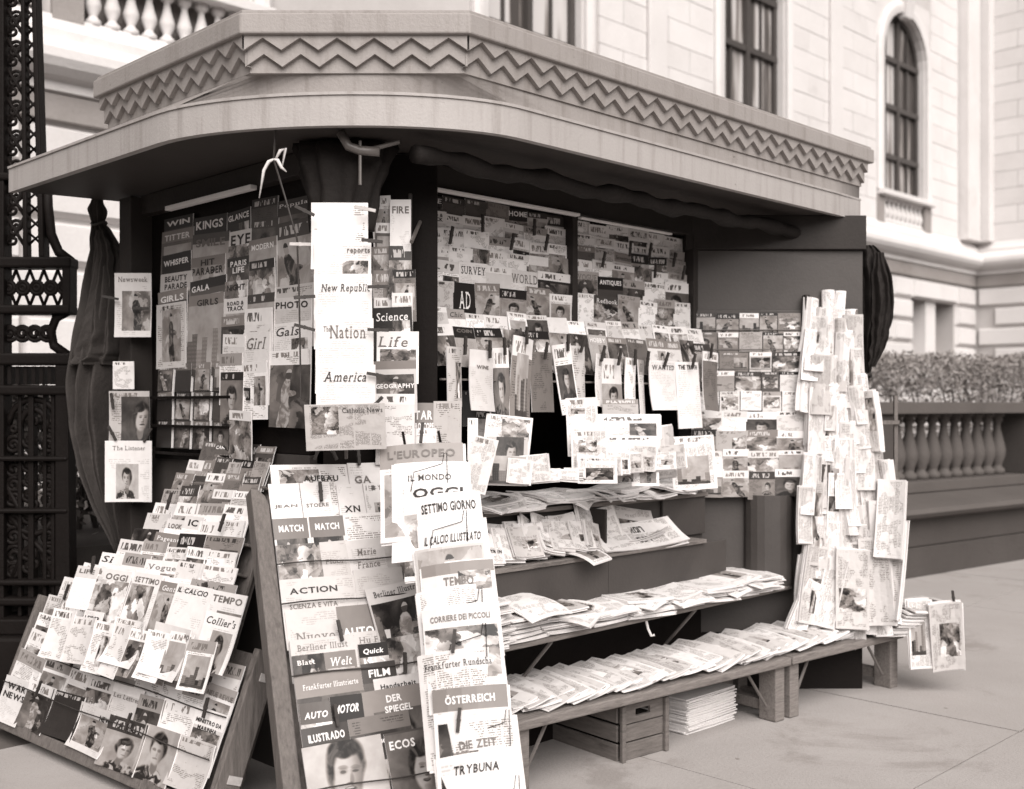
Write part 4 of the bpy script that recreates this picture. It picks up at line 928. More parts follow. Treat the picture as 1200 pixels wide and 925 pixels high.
GE = 'magazines in the low floor rack'
DE = 'the low floor rack'
rowof(LE, DE, 0, .08, .62, .66, 5, .27, .0, 'pale', group=GE, curlj=.006)
rowof(LE, DE, 1, .03, .60, .575, 4, .25, .013, 'pale', group=GE, curlj=.008)
rowof(LE, DE, 2, .03, 1.70, .49, 11, .22, .026, 'pale', group=GE, titles={5: (T('OIL', DK, .86, .11, .5),), 8: (T('LUSTER', DK, .87, .11, .8),)}, styles={6: dict(kind=1), 8: dict(tone=.55, band=.6, bandh=.3)}, curlj=.008)
rowof(LE, DE, 3, .02, 1.71, .395, 10, .22, .036, 'pale', group=GE, titles={9: (T('NEUE REVUE', GR, .84, .09, .9),), 2: (T('AGE', GR, .85, .10, .5),)}, styles={1: dict(kind=2)}, curlj=.008)
rowof(LE, DE, 4, .02, 1.72, .295, 8, .22, .048, 'pale', group=GE, titles={4: (T('Les Lettres', GR, .8, .08, .85, .5, False),), 7: (T('MINISTRO DA', DK, .8, .07, .8), T('MARINHA', DK, .69, .07, .6))}, curlj=.010)
rowof(LE, DE, 5, .02, 1.72, .185, 7, .19, .060, 'mixed', group=GE, titles={0: (T('WAR', DK, .8, .14, .7), T('NEWS', DK, .6, .14, .8)), 3: (T('NEWS', DK, .8, .12, .4, .8),)}, styles={0: dict(tone=.66, kind=2, bandh=0), 5: dict(kind=1, tone=.3)}, curlj=.02)
# big overlapping magazines bridging the two left racks
ra, ta = math.radians(8), math.radians(21)
LD = frame((.33, .80, .64), (math.sin(ra), -math.cos(ra), 0), (math.cos(ra) * math.sin(ta), math.sin(ra) * math.sin(ta), math.cos(ta)))
LBR = LD @ Matrix.Translation((0, 0, .085))
GB = 'large magazines laid across the top of the low floor rack'
def bigs(u, v, w, h, ti, lab, rot=0, **k):
    w *= .74; h *= .72; rot *= .25; v += .035
    sk = {a: k.pop(a) for a in ('tone', 'kind', 'band', 'bandh', 'frame', 'art', 'seed') if a in k}
    return mag(LBR, u, v, w, h, style(rnd, 'pale', **sk), lab, 'magazine', GB, titles=ti, rot=rot, **k)
bigs(-1.08, .0, .22, .26, (T('LIFE', GR, .88, .1, .7),), 'pale magazine leaning at the left end above the low floor rack', 4, kind=2, off=.0)
bigs(-.84, -.02, .26, .32, (T('OGGI', GR, .87, .12, .8),), 'large weekly with grey letters and a slanted photo above the floor rack', 2, tone=.66, kind=0, band=.66, bandh=.2, frame=(0, 1), art=(0, .8), off=.012)
bigs(-.62, -.02, .26, .33, (T('SETTIMO', GR, .88, .10, .85),), 'large weekly with a dark diagonal picture above the floor rack', -1, tone=.66, kind=0, band=.66, bandh=.2, frame=(0, .8), art=(0, .8), off=.018)
bigs(-.45, -.03, .20, .30, (T('Gente', WH, .88, .10, .7, .5, False, .2),), 'narrow magazine with a dark oval picture above the floor rack', -3, tone=.45, kind=0, band=.3, bandh=.2, off=.022)
bigs(-.30, -.05, .30, .36, (T('IL CALCIO', DK, .90, .08, .85, .5, True, .2),), 'large white sports weekly with slanted black letters above the floor rack', -4, tone=.68, kind=2, bandh=0, off=.028)
bigs(-.08, -.05, .28, .34, (T('TEMPO', GR, .88, .11, .85),), 'large white weekly with tall grey letters beside the front rack board', -5, tone=.68, kind=1, band=.68, bandh=.22, frame=(.3, 1), art=(0, .7), off=.033)
bigs(-.05, -.12, .27, .30, (T("Collier's", DK, .86, .13, .85, .5, False, .25),), 'white magazine with slanted script title leaning on the front rack board', -7, tone=.68, kind=1, band=.7, bandh=.25, frame=(.3, .9), art=(0, .7), off=.05, bow=.01, curl=.005)
bigs(-.30, -.19, .30, .28, (T('TEMPO', GR, .85, .10, .4, .8),), 'open pale magazine flopping forward over the floor rack wires', -9, tone=.66, kind=0, bandh=.15, band=.6, frame=(.5, .95), art=(.2, .8), off=.055, bow=.02, curl=.012)
bigs(-.58, -.19, .28, .26, (), 'wide pale magazine with a small boxed photo flopping over the floor rack', -4, tone=.68, kind=0, bandh=0, frame=(.4, .75), art=(.2, .5), off=.05, bow=.022, curl=.012)
bigs(-.86, -.17, .18, .22, (T('LEIBER', DK, .8, .12, .8),), 'small pale magazine with dark capitals pinned above the floor rack', 3, tone=.66, kind=0, bandh=0, frame=(.1, .9), art=(.05, .6), off=.05)
rowof(LBR, 'the band between the two left racks', -1, -1.12, -.02, -.085, 8, .20, .058, 'pale', group=GB, seed=9, wide=1.08, rotj=6, curlj=.012)
for q, (u, v, n) in enumerate(((.20, .60, .02), (.42, .60, .02), (.30, .46, .05), (.62, .47, .05), (.55, .33, .06), (1.05, .43, .06), (1.62, .31, .08), (.40, .17, .09), (1.17, .17, .09), (1.0, .55, .05))):
    pin(LE, u, v, n + .012, rnd.uniform(-25, 10), f'dark clothespin on the low floor rack, {ordn(q)} of those pinned there')

# ------------------------------------------------------------------ upper left stepped rack
ur = empty('stepped_rack', (.3, 1.1, 0)); tag(ur, 'stepped wooden rack of pale magazines rising behind the low floor rack', 'rack')
rbox(LD, ur, 'back_board', 'wood_rack', -.68, -.16, -.05, .66, -.04, -.02); rbox(LD, ur, 'back_board', 'wood_rack', -.98, -.682, -.05, .18, -.04, -.02)
for vv in (-.05, .08, .2, .32, .44, .56): rbox(LD, ur, 'step', 'wood_rack', -.94 + max(vv, 0) * .55, -.17, vv - .012, vv, -.02, .03)
rbox(LD, ur, 'leg', 'wood_rack', -.92, -.88, -.68, .16, -.075, -.042); rbox(LD, ur, 'leg', 'wood_rack', -.22, -.18, -.68, .3, -.075, -.042)
DD = 'the stepped left rack'; GD = 'magazines on the stepped left rack'
rows = [(-.66, -.19, .735, 5, 'mixed'), (-.71, -.19, .665, 6, 'mixed'), (-.76, -.20, .595, 5, 'mixed'), (-.79, -.20, .525, 5, 'mid'), (-.81, -.19, .455, 4, 'pale'), (-.83, -.19, .39, 5, 'pale'), (-.87, -.17, .325, 4, 'mid'), (-.93, -.16, .265, 5, 'pale'), (-1.02, -.13, .205, 5, 'pale'), (-1.12, -.10, .145, 5, 'pale')]
tt = {0: {1: (T('CAMERA', WH, .9, .08, .9),)}, 2: {1: (T('Cosmos', GR, .85, .12, .8, .5, False, .3),)}, 5: {1: (T('LOOK', GR, .86, .1, .7),), 2: (T('IC', DK, .86, .14, .5),)}, 6: {1: (T('Pageant', WH, .86, .12, .8, .5, False),)}, 8: {0: (T('Si', DK, .86, .14, .4, .3, False, .4),), 2: (T('Vogue', GR, .84, .14, .8, .5, False),)}, 9: {3: (T('COLLIER', GR, .84, .1, .8),)}}
for i, (a, b, vt, n_, pal) in enumerate(rows):
    rowof(LD, DD, i, a, b, vt, n_, .20, .005 + i * .0085, pal, group=GD, titles=tt.get(i, {}), wide=1.12, seed=i, curlj=.004)
for q, (u, v) in enumerate(((-.28, .38), (-.66, .45), (-.26, .10), (-1.05, .14))): pin(LD, u, v, .09, rnd.uniform(-20, 20), f'dark clothespin on the stepped left rack, {ordn(q)} of four')

# ------------------------------------------------------------------ front rack with a tall side board
LF = frame((.036, .154, 0), (.957, -.292, 0), (.145, .4775, 1.175))
fk = empty('front_rack', (.3, .2, 0)); tag(fk, 'tall leaning wooden rack of foreign magazines at the front corner', 'rack')
sb = MB(); pts = [(.0, -.02), (.062, -.02), (.062, 1.225), (.05, 1.262), (.028, 1.285), (.0, 1.29)]
sb.prism(pts, -.05, .03, LF); o = sb.build('side_board', 'wood_rack', fk, bevel=.005); o.location = -Vector(fk.location)
rbox(LF, fk, 'back_board', 'wood_rack', .063, .62, .0, 1.26, -.03, -.015); rbox(LF, fk, 'side_board', 'wood_rack', .62, .65, 0, 1.2, -.05, .0)
for vv, n_ in ((1.0, .04), (.855, .05), (.60, .072), (.36, .085), (.22, .102)):
    o = MB().tube([tuple(LF @ Vector((.06 + .57 * i / 8, vv + .004 * math.sin(i), n_))) for i in range(9)], .0028, 5).build('wire', 'pin', fk); o.location = -Vector(fk.location)
GF = 'foreign magazines in the front rack'
FRi = [0]
def fm(u0, u1, vt, h, off, lab, ti=(), rot=0, pal='pale', news=False, curl=0, bow=0, th=.005, **sk):
    s = style(rnd, pal, **sk); s.update(sk)
    if vt < 1.0: s['tone'] *= .85; s['band'] *= .9  # lower rows: shade worked into the cover tones
    ti = tuple((t[0], t[1], t[2], t[3] * .88, t[4] * .82) + tuple(t[5:]) for t in ti)
    if not curl: curl = rnd.uniform(-.003, .003); bow = rnd.uniform(0, .003)
    off *= .6
    return mag(LF, (u0 + u1) / 2, vt - h / 2, (u1 - u0), h, s, lab + ' in the front rack', 'newspaper' if news else 'magazine', GF, 'newspaper' if news else 'magazine', off=off, rot=rot, titles=ti, news=news, curl=curl, bow=bow, th=th)
fm(.085, .39, 1.385, .40, .0, 'large pale newspaper with small black masthead at the top', (T('AUFBAU', DK, .86, .07, .5, .62),), -1, news=True, kind=0, tone=.68, band=.66, bandh=.0, frame=(.1, .6), art=(.7, .95))
fm(.385, .52, 1.385, .34, .004, 'pale magazine with two big grey capitals at the top right', (T('GA', GR, .8, .11, .55, .4),), 0, kind=2, tone=.66, bandh=0)
fm(.07, .185, 1.31, .26, .012, 'pale magazine with grey capitals, left of the second row', (T('JEAN', GR, .66, .07, .85),), 0, kind=2, tone=.68, bandh=0)
fm(.19, .305, 1.31, .26, .014, 'pale magazine with capitals under a clothespin, second row', (T('STOERE', GR, .66, .07, .85),), 1, kind=2, tone=.68, bandh=0)
fm(.33, .43, 1.30, .26, .013, 'pale magazine with bold dark letters, third of the second row', (T('XN', DK, .62, .12, .7),), 0, kind=2, tone=.66, bandh=0)
fm(.435, .52, 1.30, .26, .015, 'narrow pale magazine with a dark figure, right of the second row', (), 0, kind=0, tone=.64, frame=(.4, .9), art=(.4, .7), bandh=0)
fm(.07, .20, 1.175, .26, .022, 'left of two picture weeklies with white letters on a grey block', (T('MATCH', WH, .85, .12, .8),), 0, kind=0, tone=.6, band=.25, bandh=.3, frame=(.06, .94), art=(.02, .7))
fm(.205, .335, 1.175, .26, .024, 'right of two picture weeklies with white letters on a grey block', (T('MATCH', WH, .85, .12, .8),), 0, kind=0, tone=.6, band=.25, bandh=.3, frame=(.06, .94), art=(.02, .7))
fm(.335, .52, 1.18, .26, .023, 'blank pale magazine at the right of the picture weeklies', (), 1, kind=2, tone=.68, bandh=0, mast=0)
fm(.07, .34, 1.075, .22, .034, 'wide grey magazine with sideways letters at mid height, left', (('Floor', .78, .66, .30, .10, GR, False),), 1, kind=0, tone=.5, bandh=0, frame=(0, .6), art=(.2, 1), seed=44)
fm(.335, .60, 1.08, .24, .036, 'wide magazine with script letters and a small woman portrait, right', (('Marie', .28, .80, .32, .13, GR, False, .1), ('France', .28, .60, .38, .13, GR, False, .1)), 3, kind=1.3, tone=.56, bandh=0, frame=(.55, 1.0), art=(.3, 1.0), seed=16.2)
fm(.065, .35, .945, .25, .050, 'magazine with heavy black capitals over a small boxed line', (T('ACTION', DK, .82, .11, .7, .42), T('SCIENZA E VITA', GR, .60, .09, .7, .40)), 0, kind=2, tone=.62, bandh=0)
fm(.34, .53, .96, .25, .052, 'pale blank-topped magazine beside the heavy black capitals', (T('EUR', DK, .60, .12, .25, .5),), 0, kind=2, tone=.62, bandh=0, mast=0)
fm(.07, .27, .83, .25, .060, 'pale magazine with soft grey lettering below the second wire', (T('Nuovo', GR, .62, .15, .8, .5, False),), 0, kind=2, tone=.62, bandh=0)
fm(.255, .40, .83, .25, .064, 'grey magazine with white block capitals in two lines', (T('AUTO', WH, .62, .15, .9), T('ITALIANA', WH, .44, .12, .9)), 0, kind=0, tone=.3, band=.3, bandh=.62, frame=(0, 1), art=(0, .38))
fm(.385, .60, .895, .30, .074, 'tilted picture weekly with a crouching figure under black-letter title', (T('Berliner Illustr', DK, .91, .09, .88, .52, False),), 8, kind=0, tone=.6, band=.62, bandh=.2, frame=(.03, .97), art=(.05, .8), seed=26.3, curl=.012)
fm(.07, .30, .725, .22, .082, 'pale magazine with black-letter title under a clothespin', (T('Berliner Illust', GR, .86, .12, .9, .5, False),), 0, kind=2, tone=.62, bandh=0)
fm(.29, .44, .73, .22, .083, 'pale magazine with small letters at the centre row', (T('Hu Fu', GR, .86, .12, .7, .5, False),), -1, kind=2, tone=.62, bandh=0)
fm(.07, .19, .67, .22, .090, 'small dark magazine with a white line, left of the centre row', (T('Blatt', WH, .88, .09, .6, .4, False),), 0, kind=0, tone=.1, band=.08, bandh=.24)
fm(.185, .30, .67, .22, .091, 'small grey magazine with brushed white letters, centre row', (T('Welt', WH, .84, .16, .8, .5, False, .2),), 0, kind=0, tone=.3, band=.3, bandh=.35)
fm(.31, .42, .685, .24, .092, 'magazine with white brush script on a dark block, centre row', (T('Quick', WH, .88, .11, .8, .5, True, .2),), 0, kind=0, tone=.5, band=.05, bandh=.22)
fm(.40, .60, .70, .24, .094, 'picture magazine with a curling light cover, right of the centre row', (), 3, kind=0, tone=.5, bandh=0, frame=(0, 1), art=(0, 1), seed=38.2)
fm(.07, .32, .605, .23, .100, 'wide grey magazine with white script line below the third wire', (T('Frankfurter Illustrierte', WH, .80, .10, .9, .5, False),), 1, kind=0, tone=.4, band=.35, bandh=.35, frame=(0, 1), art=(0, .65))
fm(.31, .44, .615, .23, .103, 'dark grey magazine with white film lettering', (T('FILM', WH, .84, .14, .7),), 1, kind=0, tone=.2, band=.12, bandh=.3)
fm(.35, .53, .56, .24, .108, 'pale handicraft magazine with a dark diagonal stripe', (T('Handarbeit', DK, .87, .09, .85, .5),), 2, kind=0, tone=.6, band=.66, bandh=.18, frame=(.5, 1), art=(.3, .8), seed=9.6)
fm(.07, .185, .505, .25, .114, 'dark magazine with small white motoring title, far left', (T('AUTO', WH, .83, .11, .8, .5, True, .2),), 0, kind=0, tone=.18, band=.2, bandh=.5)
fm(.18, .295, .515, .25, .116, 'near-black magazine with slanted white brush title', (T('MOTOR', WH, .82, .14, .85, .5, True, .25),), 0, kind=0, tone=.06, band=.05, bandh=.4, frame=(0, 1), art=(0, .6))
fm(.285, .52, .52, .30, .118, 'grey news weekly with white capitals and a dark-haired head', (T('DER', WH, .88, .10, .28, .55), T('SPIEGEL', WH, .76, .10, .5, .6)), 2, kind=1.3, tone=.35, band=.35, bandh=.3, frame=(.2, 1.0), art=(-.1, .75), seed=19.7)
fm(.07, .24, .425, .25, .126, 'dark magazine with condensed pale capitals, left above the smiling woman', (T('ILUSTRADO', WH, .85, .13, .85),), 2, kind=0, tone=.2, band=.12, bandh=.3)
fm(.235, .46, .435, .28, .128, 'grey magazine showing the top of a head, above the bare-faced portraits', (), 2, kind=1, tone=.3, bandh=0, frame=(0, 1.2), art=(-.5, .8), seed=30.2, mast=0)
fm(.065, .345, .365, .36, .138, 'large magazine with the smiling face of a woman', (), 2, kind=1.3, tone=.4, bandh=0, frame=(-.05, 1.0), art=(.08, 1.16), seed=2.5, mast=0)
fm(.285, .38, .372, .34, .134, 'dark magazine with small white capitals beside the smiling woman', (T('HUMO', WH, .92, .05, .7),), 1, kind=0, tone=.1, band=.08, bandh=.14)
fm(.355, .57, .37, .36, .142, 'magazine with large outlined capitals and the face of a man', (T('ECOS', WH, .88, .10, .5, .28), ), 2, kind=1.3, tone=.6, band=.16, bandh=.2, frame=(0, 1.05), art=(.16, .98), seed=52.1)
for q, (u, v, n_) in enumerate(((.27, 1.43, .02), (.33, 1.43, .02), (.43, 1.41, .02), (.26, 1.27, .025), (.25, .74, .065), (.47, .60, .075), (.19, .45, .088))):
    pin(LF, u, v, n_, [-25, 20, 0, 0, 8, -5, 4][q], f'dark clothespin on the front rack, {ordn(q)} from the top')

# ------------------------------------------------------------------ wire hanger of large weeklies beside it
wt0 = Vector((.605, .152, 1.362)); wb0 = Vector((.424, -.303, .276)); LG = frame(tuple(wt0), (R2, -R2, .02), tuple(wt0 - wb0)); LAT = lambda v: -.185 * v
wk = empty('wire_hanger', (.42, -.2, 0)); tag(wk, 'tall wire hanger holding a cascade of large foreign weeklies in front', 'rack')
for u in (-.07, .06):
    o = MB().tube([tuple(LG @ Vector((u + LAT(-1.44 + 1.5 * i / 10), -1.44 + 1.5 * i / 10, -.035))) for i in range(11)], .005, 6).build('upright_wire', 'iron', wk); o.location = -Vector(wk.location)
GG = 'weeklies on the wire hanger'
hang = [(-.01, .00, .30, .36, 'L\'EUROPEO', GR, dict(kind=0, tone=.64, band=.35, bandh=.24, frame=(.05, .95), art=(.05, .7)), 'first and highest weekly on the wire hanger, pale letters on a grey band', .895, .10, .88),
        (.00, -.075, .27, .36, 'IL MONDO', DK, dict(kind=2, tone=.70, bandh=0), 'white weekly with spaced black capitals near the top of the wire hanger', .84, .07, .62),
        (.02, -.165, .24, .34, 'OGGI', DK, dict(kind=0, tone=.66, band=.68, bandh=.25, art=(.05, .7)), 'weekly with heavy rounded capitals half hidden on the wire hanger', .92, .12, .80),
        (.045, -.20, .225, .34, 'SETTIMO GIORNO', DK, dict(kind=2, tone=.70, bandh=0), 'white weekly with tall condensed black capitals on the wire hanger', .86, .12, .92),
        (.045, -.305, .235, .33, 'IL CALCIO ILLUSTRATO', DK, dict(kind=2, tone=.70, bandh=0), 'white weekly with slanted cartoon-like black letters on the wire hanger', .82, .11, .9),
        (.04, -.395, .235, .32, '', DK, dict(kind=0, tone=.5, bandh=.0, frame=(.03, .97), art=(.1, .97), seed=14.2), 'weekly with a dark picture band across its top on the wire hanger', .8, .1, .8),
        (.035, -.455, .245, .33, 'TEMPO', GR, dict(kind=0, tone=.6, band=.3, bandh=.12, frame=(.5, .95), art=(.7, .9)), 'weekly with grey capitals and a boxed heading on the wire hanger', .80, .12, .45),
        (.02, -.54, .25, .32, '', GR, dict(kind=2, tone=.70, bandh=0, mast=0), 'plain white paper with a bent wire across it on the wire hanger', .8, .1, .7),
        (.02, -.61, .25, .34, 'CORRIERE DEI PICCOLI', GR, dict(kind=0, tone=.6, band=.6, bandh=.2, frame=(.02, .98), art=(.3, .8), seed=7.7), 'weekly with curved grey title line over a picture on the wire hanger', .89, .07, .86),
        (.0, -.755, .275, .36, 'Frankfurter Rundschau', DK, dict(kind=0, tone=.62, bandh=0, frame=(.2, .8), art=(.3, .6)), 'folded newspaper with black-letter title bulging from the wire hanger', .88, .07, .92),
        (.0, -.875, .24, .36, 'ÖSTERREICH', WH, dict(kind=0, tone=.62, band=.28, bandh=.2, frame=(.05, .95), art=(.1, .7)), 'magazine with white capitals on a grey band on the wire hanger', .90, .10, .72),
        (.0, -.975, .255, .38, 'DIE ZEIT', GR, dict(kind=0, tone=.66, bandh=0, frame=(.1, .5), art=(.55, .75)), 'curled white paper with grey picture box low on the wire hanger', .80, .08, .5),
        (-.01, -1.085, .25, .40, 'TRYBUNA', DK, dict(kind=2, tone=.70, bandh=0, mast=0), 'lowest white paper on the wire hanger with a wire clip over it', .90, .08, .62)]
for i, (u, v, w, h, ti, ink, sk, lab, ty, thh, tww) in enumerate(hang):
    nws = 'paper' in lab
    s = style(rnd, 'pale'); s.update(sk)
    mag(LG, u + LAT(v - h / 2 + .1) + rnd.uniform(-.014, .014), v - h / 2, w, h, s, lab, 'newspaper' if nws else 'magazine', GG, 'newspaper' if nws else 'magazine', off=-.005 + i * .012, rot=2.0 + (i > 2) * 3 + rnd.uniform(-1, 1.5), titles=((ti, .5, ty, tww * .92, thh * .85, ink, i not in (1, 9), .15 if i in (4, 12) else 0),) if ti else (), news=nws and i != 12, curl=-.045 if i in (7, 9, 11, 12) else -.018, bow=.014, leaves=3)
for i, (v, du) in enumerate(((-.10, .0), (-.32, .03), (-.60, .03), (-.72, .02), (-1.0, .04), (-1.2, .03))):
    n_ = .03 + i * .024; du += LAT(v)
    o = MB().tube([tuple(LG @ Vector(p)) for p in ((-.06 + du, v - .09, n_), (-.05 + du, v - .02, n_ + .004), (.05 + du, v + .01, n_ + .004), (.055 + du, v + .05, n_), (.065 + du, v + .05, n_), (.068 + du, v - .06, n_))], .0016, 5).build('wire_clip', 'iron', wk); o.location = -Vector(wk.location)
for q, (u, v, n_) in enumerate(((.0, .03, .03), (-.02, -.73, .12), (-.05, -.98, .13))): pin(LG, u + LAT(v), v, n_, -6, f'dark clothespin on the wire hanger, {ordn(q)} from the top')

# ------------------------------------------------------------------ corner strip of pale reviews
LH = camf(400, 475, 4.02); m = 4.02 / 1305; GH = 'pale reviews hung at the corner'
ch = [(-2, 238, .205, .24, '', dict(mast=0, kind=2), 'topmost blank white review hung at the corner'), (2, 285, .205, .26, 'reports', dict(kind=0, frame=(.5, .95), art=(.35, .75), seed=11.9, bandh=0), 'white review with a small animal picture hung at the corner'),
      (3, 322, .208, .27, 'New Republic', dict(kind=2, bandh=0), 'white review with bold two-word title hung at the corner'), (5, 374, .208, .27, 'The Nation', dict(kind=2, bandh=0), 'white review with large thin serif title hung at the corner'),
      (7, 428, .212, .27, 'America', dict(kind=2, bandh=0), 'white review with slanted one-word title hung at the corner')]
for i, (dx, top, w, h, ti, sk, lab) in enumerate(ch):
    s = style(rnd, 'pale'); s.update(tone=.70, **sk)
    tis = {1: ((ti, .78, .88, .4, .09, GR, True),), 2: ((ti, .55, .80, .84, .13, DK, False, .12),), 3: (('The', .2, .86, .12, .07, GR, False), ('Nation', .56, .82, .62, .17, GR, False)), 4: ((ti, .5, .84, .72, .13, DK, False, .2),)}.get(i, ())
    mag(LH, dx * m, (475 - top) * m - h / 2, w, h, s, lab, 'magazine', GH, off=i * .009, rot=rnd.uniform(-1, .6), titles=tis, curl=-.004, bow=.006)
s = style(rnd, 'pale', True); s.update(tone=.5, kind=0, frame=(.08, .42), art=(.35, .95), mast=0, seed=17)
mag(LH, 8 * m, (475 - 500) * m, .285, .165, s, 'folded grey newspaper with dark photo below the white reviews at the corner', 'newspaper', GH, 'newspaper', off=.062, news=True, rot=1.5, tilt=-8, titles=(('Catholic News', .72, .86, .5, .11, DK, False),))
for q, (dx, y, ro, pl) in enumerate(((-40, 250, 65, 0), (30, 248, 80, 1), (-45, 289, 90, 1), (38, 285, 85, 0), (-40, 350, 95, 0), (45, 338, 92, 0), (-40, 385, 75, 0), (45, 388, 88, 0), (-38, 475, 50, 0), (44, 440, 80, 0), (42, 474, -45, 0))):
    pin(LH, dx * m, (475 - y) * m, .05, ro, f'clothespin gripping the pale corner reviews, {ordn(q)} from the top', bool(pl))
# mid column behind it
LI = camf(440, 475, 4.33); m = 4.33 / 1305
column(LI, 'the narrow panel beside the corner', 0, 0, .075, [((475 - y) * m, (), dict(pal=p)) for y, p in ((230, 'pale'), (262, 'mixed'), (290, 'mixed'), (318, 'mixed'), (350, 'pale'))], 'magazines beside the corner', h=.20)
column(LI, 'the narrow panel beside the corner', 1, .07, .15, [((475 - 236) * m, (T('FIRE', GR, .8, .14, .8),), dict(pal='pale')), ((475 - 290) * m, (), dict(pal='mixed')), ((475 - 318) * m, (), dict(pal='mid')), ((475 - 345) * m, (), dict(pal='pale'))], 'magazines beside the corner', h=.20, off0=.03)
column(LI, 'the narrow panel beside the corner', 2, .01, .16, [((475 - 362) * m, (T('Science', WH, .82, .16, .8, .5, False, .1),), dict(tone=.08, band=.05, bandh=.4)), ((475 - 390) * m, (T('Life', GR, .8, .2, .7, .4, False, .2),), dict(pal='pale')), ((475 - 424) * m, (T('GEOGRAPHY', WH, .52, .09, .9),), dict(pal='mid', kind=0)), ((475 - 462) * m, (), dict(pal='pale'))], 'magazines beside the corner', h=.20, off0=.06)

# ------------------------------------------------------------------ front window panels
LJ = frame((.985, .638, 0), (1, 0, 0), (0, 0, 1)); GJ = 'magazines in the front window panels'
DJ1, DJ2 = 'the left window panel', 'the right window panel'
jr = [2.385, 2.315, 2.245, 2.175]
j1t = {0: {0: (T('LIVE', WH, .88, .12, .8, .5, False, .2),), 4: (T('HOME', WH, .86, .15, .8),)}, 1: {0: (T('ROAD &', DK, .9, .08, .7), T('TRACK', DK, .8, .09, .7))}, 3: {5: (T('POPULAR', WH, .86, .1, .8),)}}
j1s = {0: {0: dict(tone=.12, band=.08, bandh=.3), 4: dict(tone=.2, band=.06, bandh=.34)}, 1: {0: dict(tone=.6, band=.66, bandh=.28, kind=2)}}
for i, zt in enumerate(jr): rowof(LJ, DJ1, i, .01, .88, zt, 7, .17, .0 + i * .009, ['mixed', 'pale', 'pale', 'pale'][i], group=GJ, titles=j1t.get(i, {}), styles=j1s.get(i, {}), seed=i, wide=1.1)
rowof(LJ, DJ1, 4, .0, .88, 2.10, 5, .20, .04, 'pale', group=GJ, titles={1: (T('SURVEY', DK, .84, .16, .85, .5, False),), 3: (T('WORLD', GR, .82, .2, .85, .5, False),)}, wide=1.08, styles={1: dict(kind=2, tone=.7), 3: dict(kind=2, tone=.68), 4: dict(tone=.06, kind=0)})
rowof(LJ, DJ1, 5, .0, .88, 2.02, 6, .14, .052, 'mixed', group=GJ, titles={1: (T('AD', WH, .5, .5, .5, .5, False),)}, styles={1: dict(tone=.04, kind=2, bandh=0)}, wide=1.04)
for i, zt in enumerate((2.375, 2.31, 2.25, 2.19)): rowof(LJ, DJ2, i, .935, 1.81, zt, 6, .17, .0 + i * .009, ['pale', 'pale', 'mixed', 'pale'][i], group=GJ, seed=10 + i, wide=1.1, titles={2: {2: (T('Seventeen', DK, .85, .13, .85, .5, False, .2),)}}.get(i, {}))
rowof(LJ, DJ2, 4, .935, 1.81, 2.125, 5, .20, .04, 'pale', group=GJ, titles={0: (T('VOGUE', GR, .86, .14, .8, .5, False),), 1: (T('ANTIQUES', WH, .86, .13, .85),)}, styles={1: dict(tone=.12, band=.03, bandh=.3)})
rowof(LJ, DJ2, 5, .93, 1.81, 2.03, 6, .15, .052, 'pale', group=GJ, seed=4, titles={1: (T('Redbook', WH, .84, .13, .8, .5, False),)}, styles={1: dict(tone=.15, band=.12, bandh=.35)})
for q, (u, v) in enumerate(((.12, 2.21), (.30, 2.28), (.48, 2.22), (.62, 2.30), (.70, 2.24), (1.10, 2.20), (1.30, 2.27), (1.46, 2.28), (1.50, 2.18), (1.66, 2.25), (1.74, 2.19))):
    pin(LJ, u, v, .07, rnd.uniform(-8, 8), f'dark clothespin on the window panels, {ordn(q)} from the left')
# sloping rail racks under the windows and the magazines pinned to them
LK = frame((.90, .46, 0), (1, -.02, 0), (0, 0, 1)); GK = 'magazines on the sloping rails under the windows'
kr = empty('sloping_rail_rack', (1.8, .5, 1.5)); tag(kr, 'sloping rails holding magazines under the front window panels', 'rack')
for z, n_ in ((1.845, -.09), (1.775, -.03), (1.70, .02)):
    o = MB().box(.04, 1.93, z - .10, z - .092, n_ - .01, n_ + .004, LK).build('rail', 'wood_rack', kr, bevel=0); o.location = -Vector(kr.location)
o = MB().box(.04, 1.93, 1.62, 1.86, -.12, -.112, LK).build('backing', 'black_wood', kr); o.location = -Vector(kr.location)
DK1 = 'the upper sloping rail'; DK2 = 'the lower sloping rail'
rowof(LK, DK1, -1, .06, 1.90, 1.895, 15, .15, -.085, 'pale', group=GK, wide=.98, titles={1: (T('Chic', DK, .84, .14, .7, .5, False, .3),), 6: (T('BABY', WH, .2, .14, .8),)}, tilt=14)
rowof(LK, DK2, -1, .04, 1.90, 1.825, 14, .18, -.03, 'mixed', group=GK, wide=1.0, titles={7: (T('HOBBY', WH, .86, .13, .85),), 1: (T('COIN', GR, .9, .09, .7),)}, tilt=14, seed=3)
pinned = [(.10, 1.735, .075, .24, 'mid', -2), (.235, 1.725, .13, .25, 'pale', -3), (.36, 1.74, .07, .30, 'mid', 0), (.46, 1.79, .12, .36, 'mid', -9), (.60, 1.73, .135, .26, 'mid', 0), (.735, 1.77, .085, .31, 'pale', 8), (.83, 1.765, .09, .33, 'mixed', -2), (.955, 1.73, .085, .24, 'pale', -6), (1.06, 1.715, .14, .26, 'mixed', -1), (1.175, 1.72, .075, .25, 'pale', -6), (1.275, 1.715, .08, .26, 'pale', 0), (1.42, 1.715, .20, .24, 'pale', 0), (1.64, 1.715, .19, .33, 'pale', 1), (1.80, 1.77, .12, .30, 'mid', -4)]
pt = {1: (T('WINE', GR, .72, .06, .5),), 4: (), 11: (T('WANTED', DK, .86, .09, .85, .5, False),), 12: (T('THE TRUTH', DK, .92, .07, .8),)}
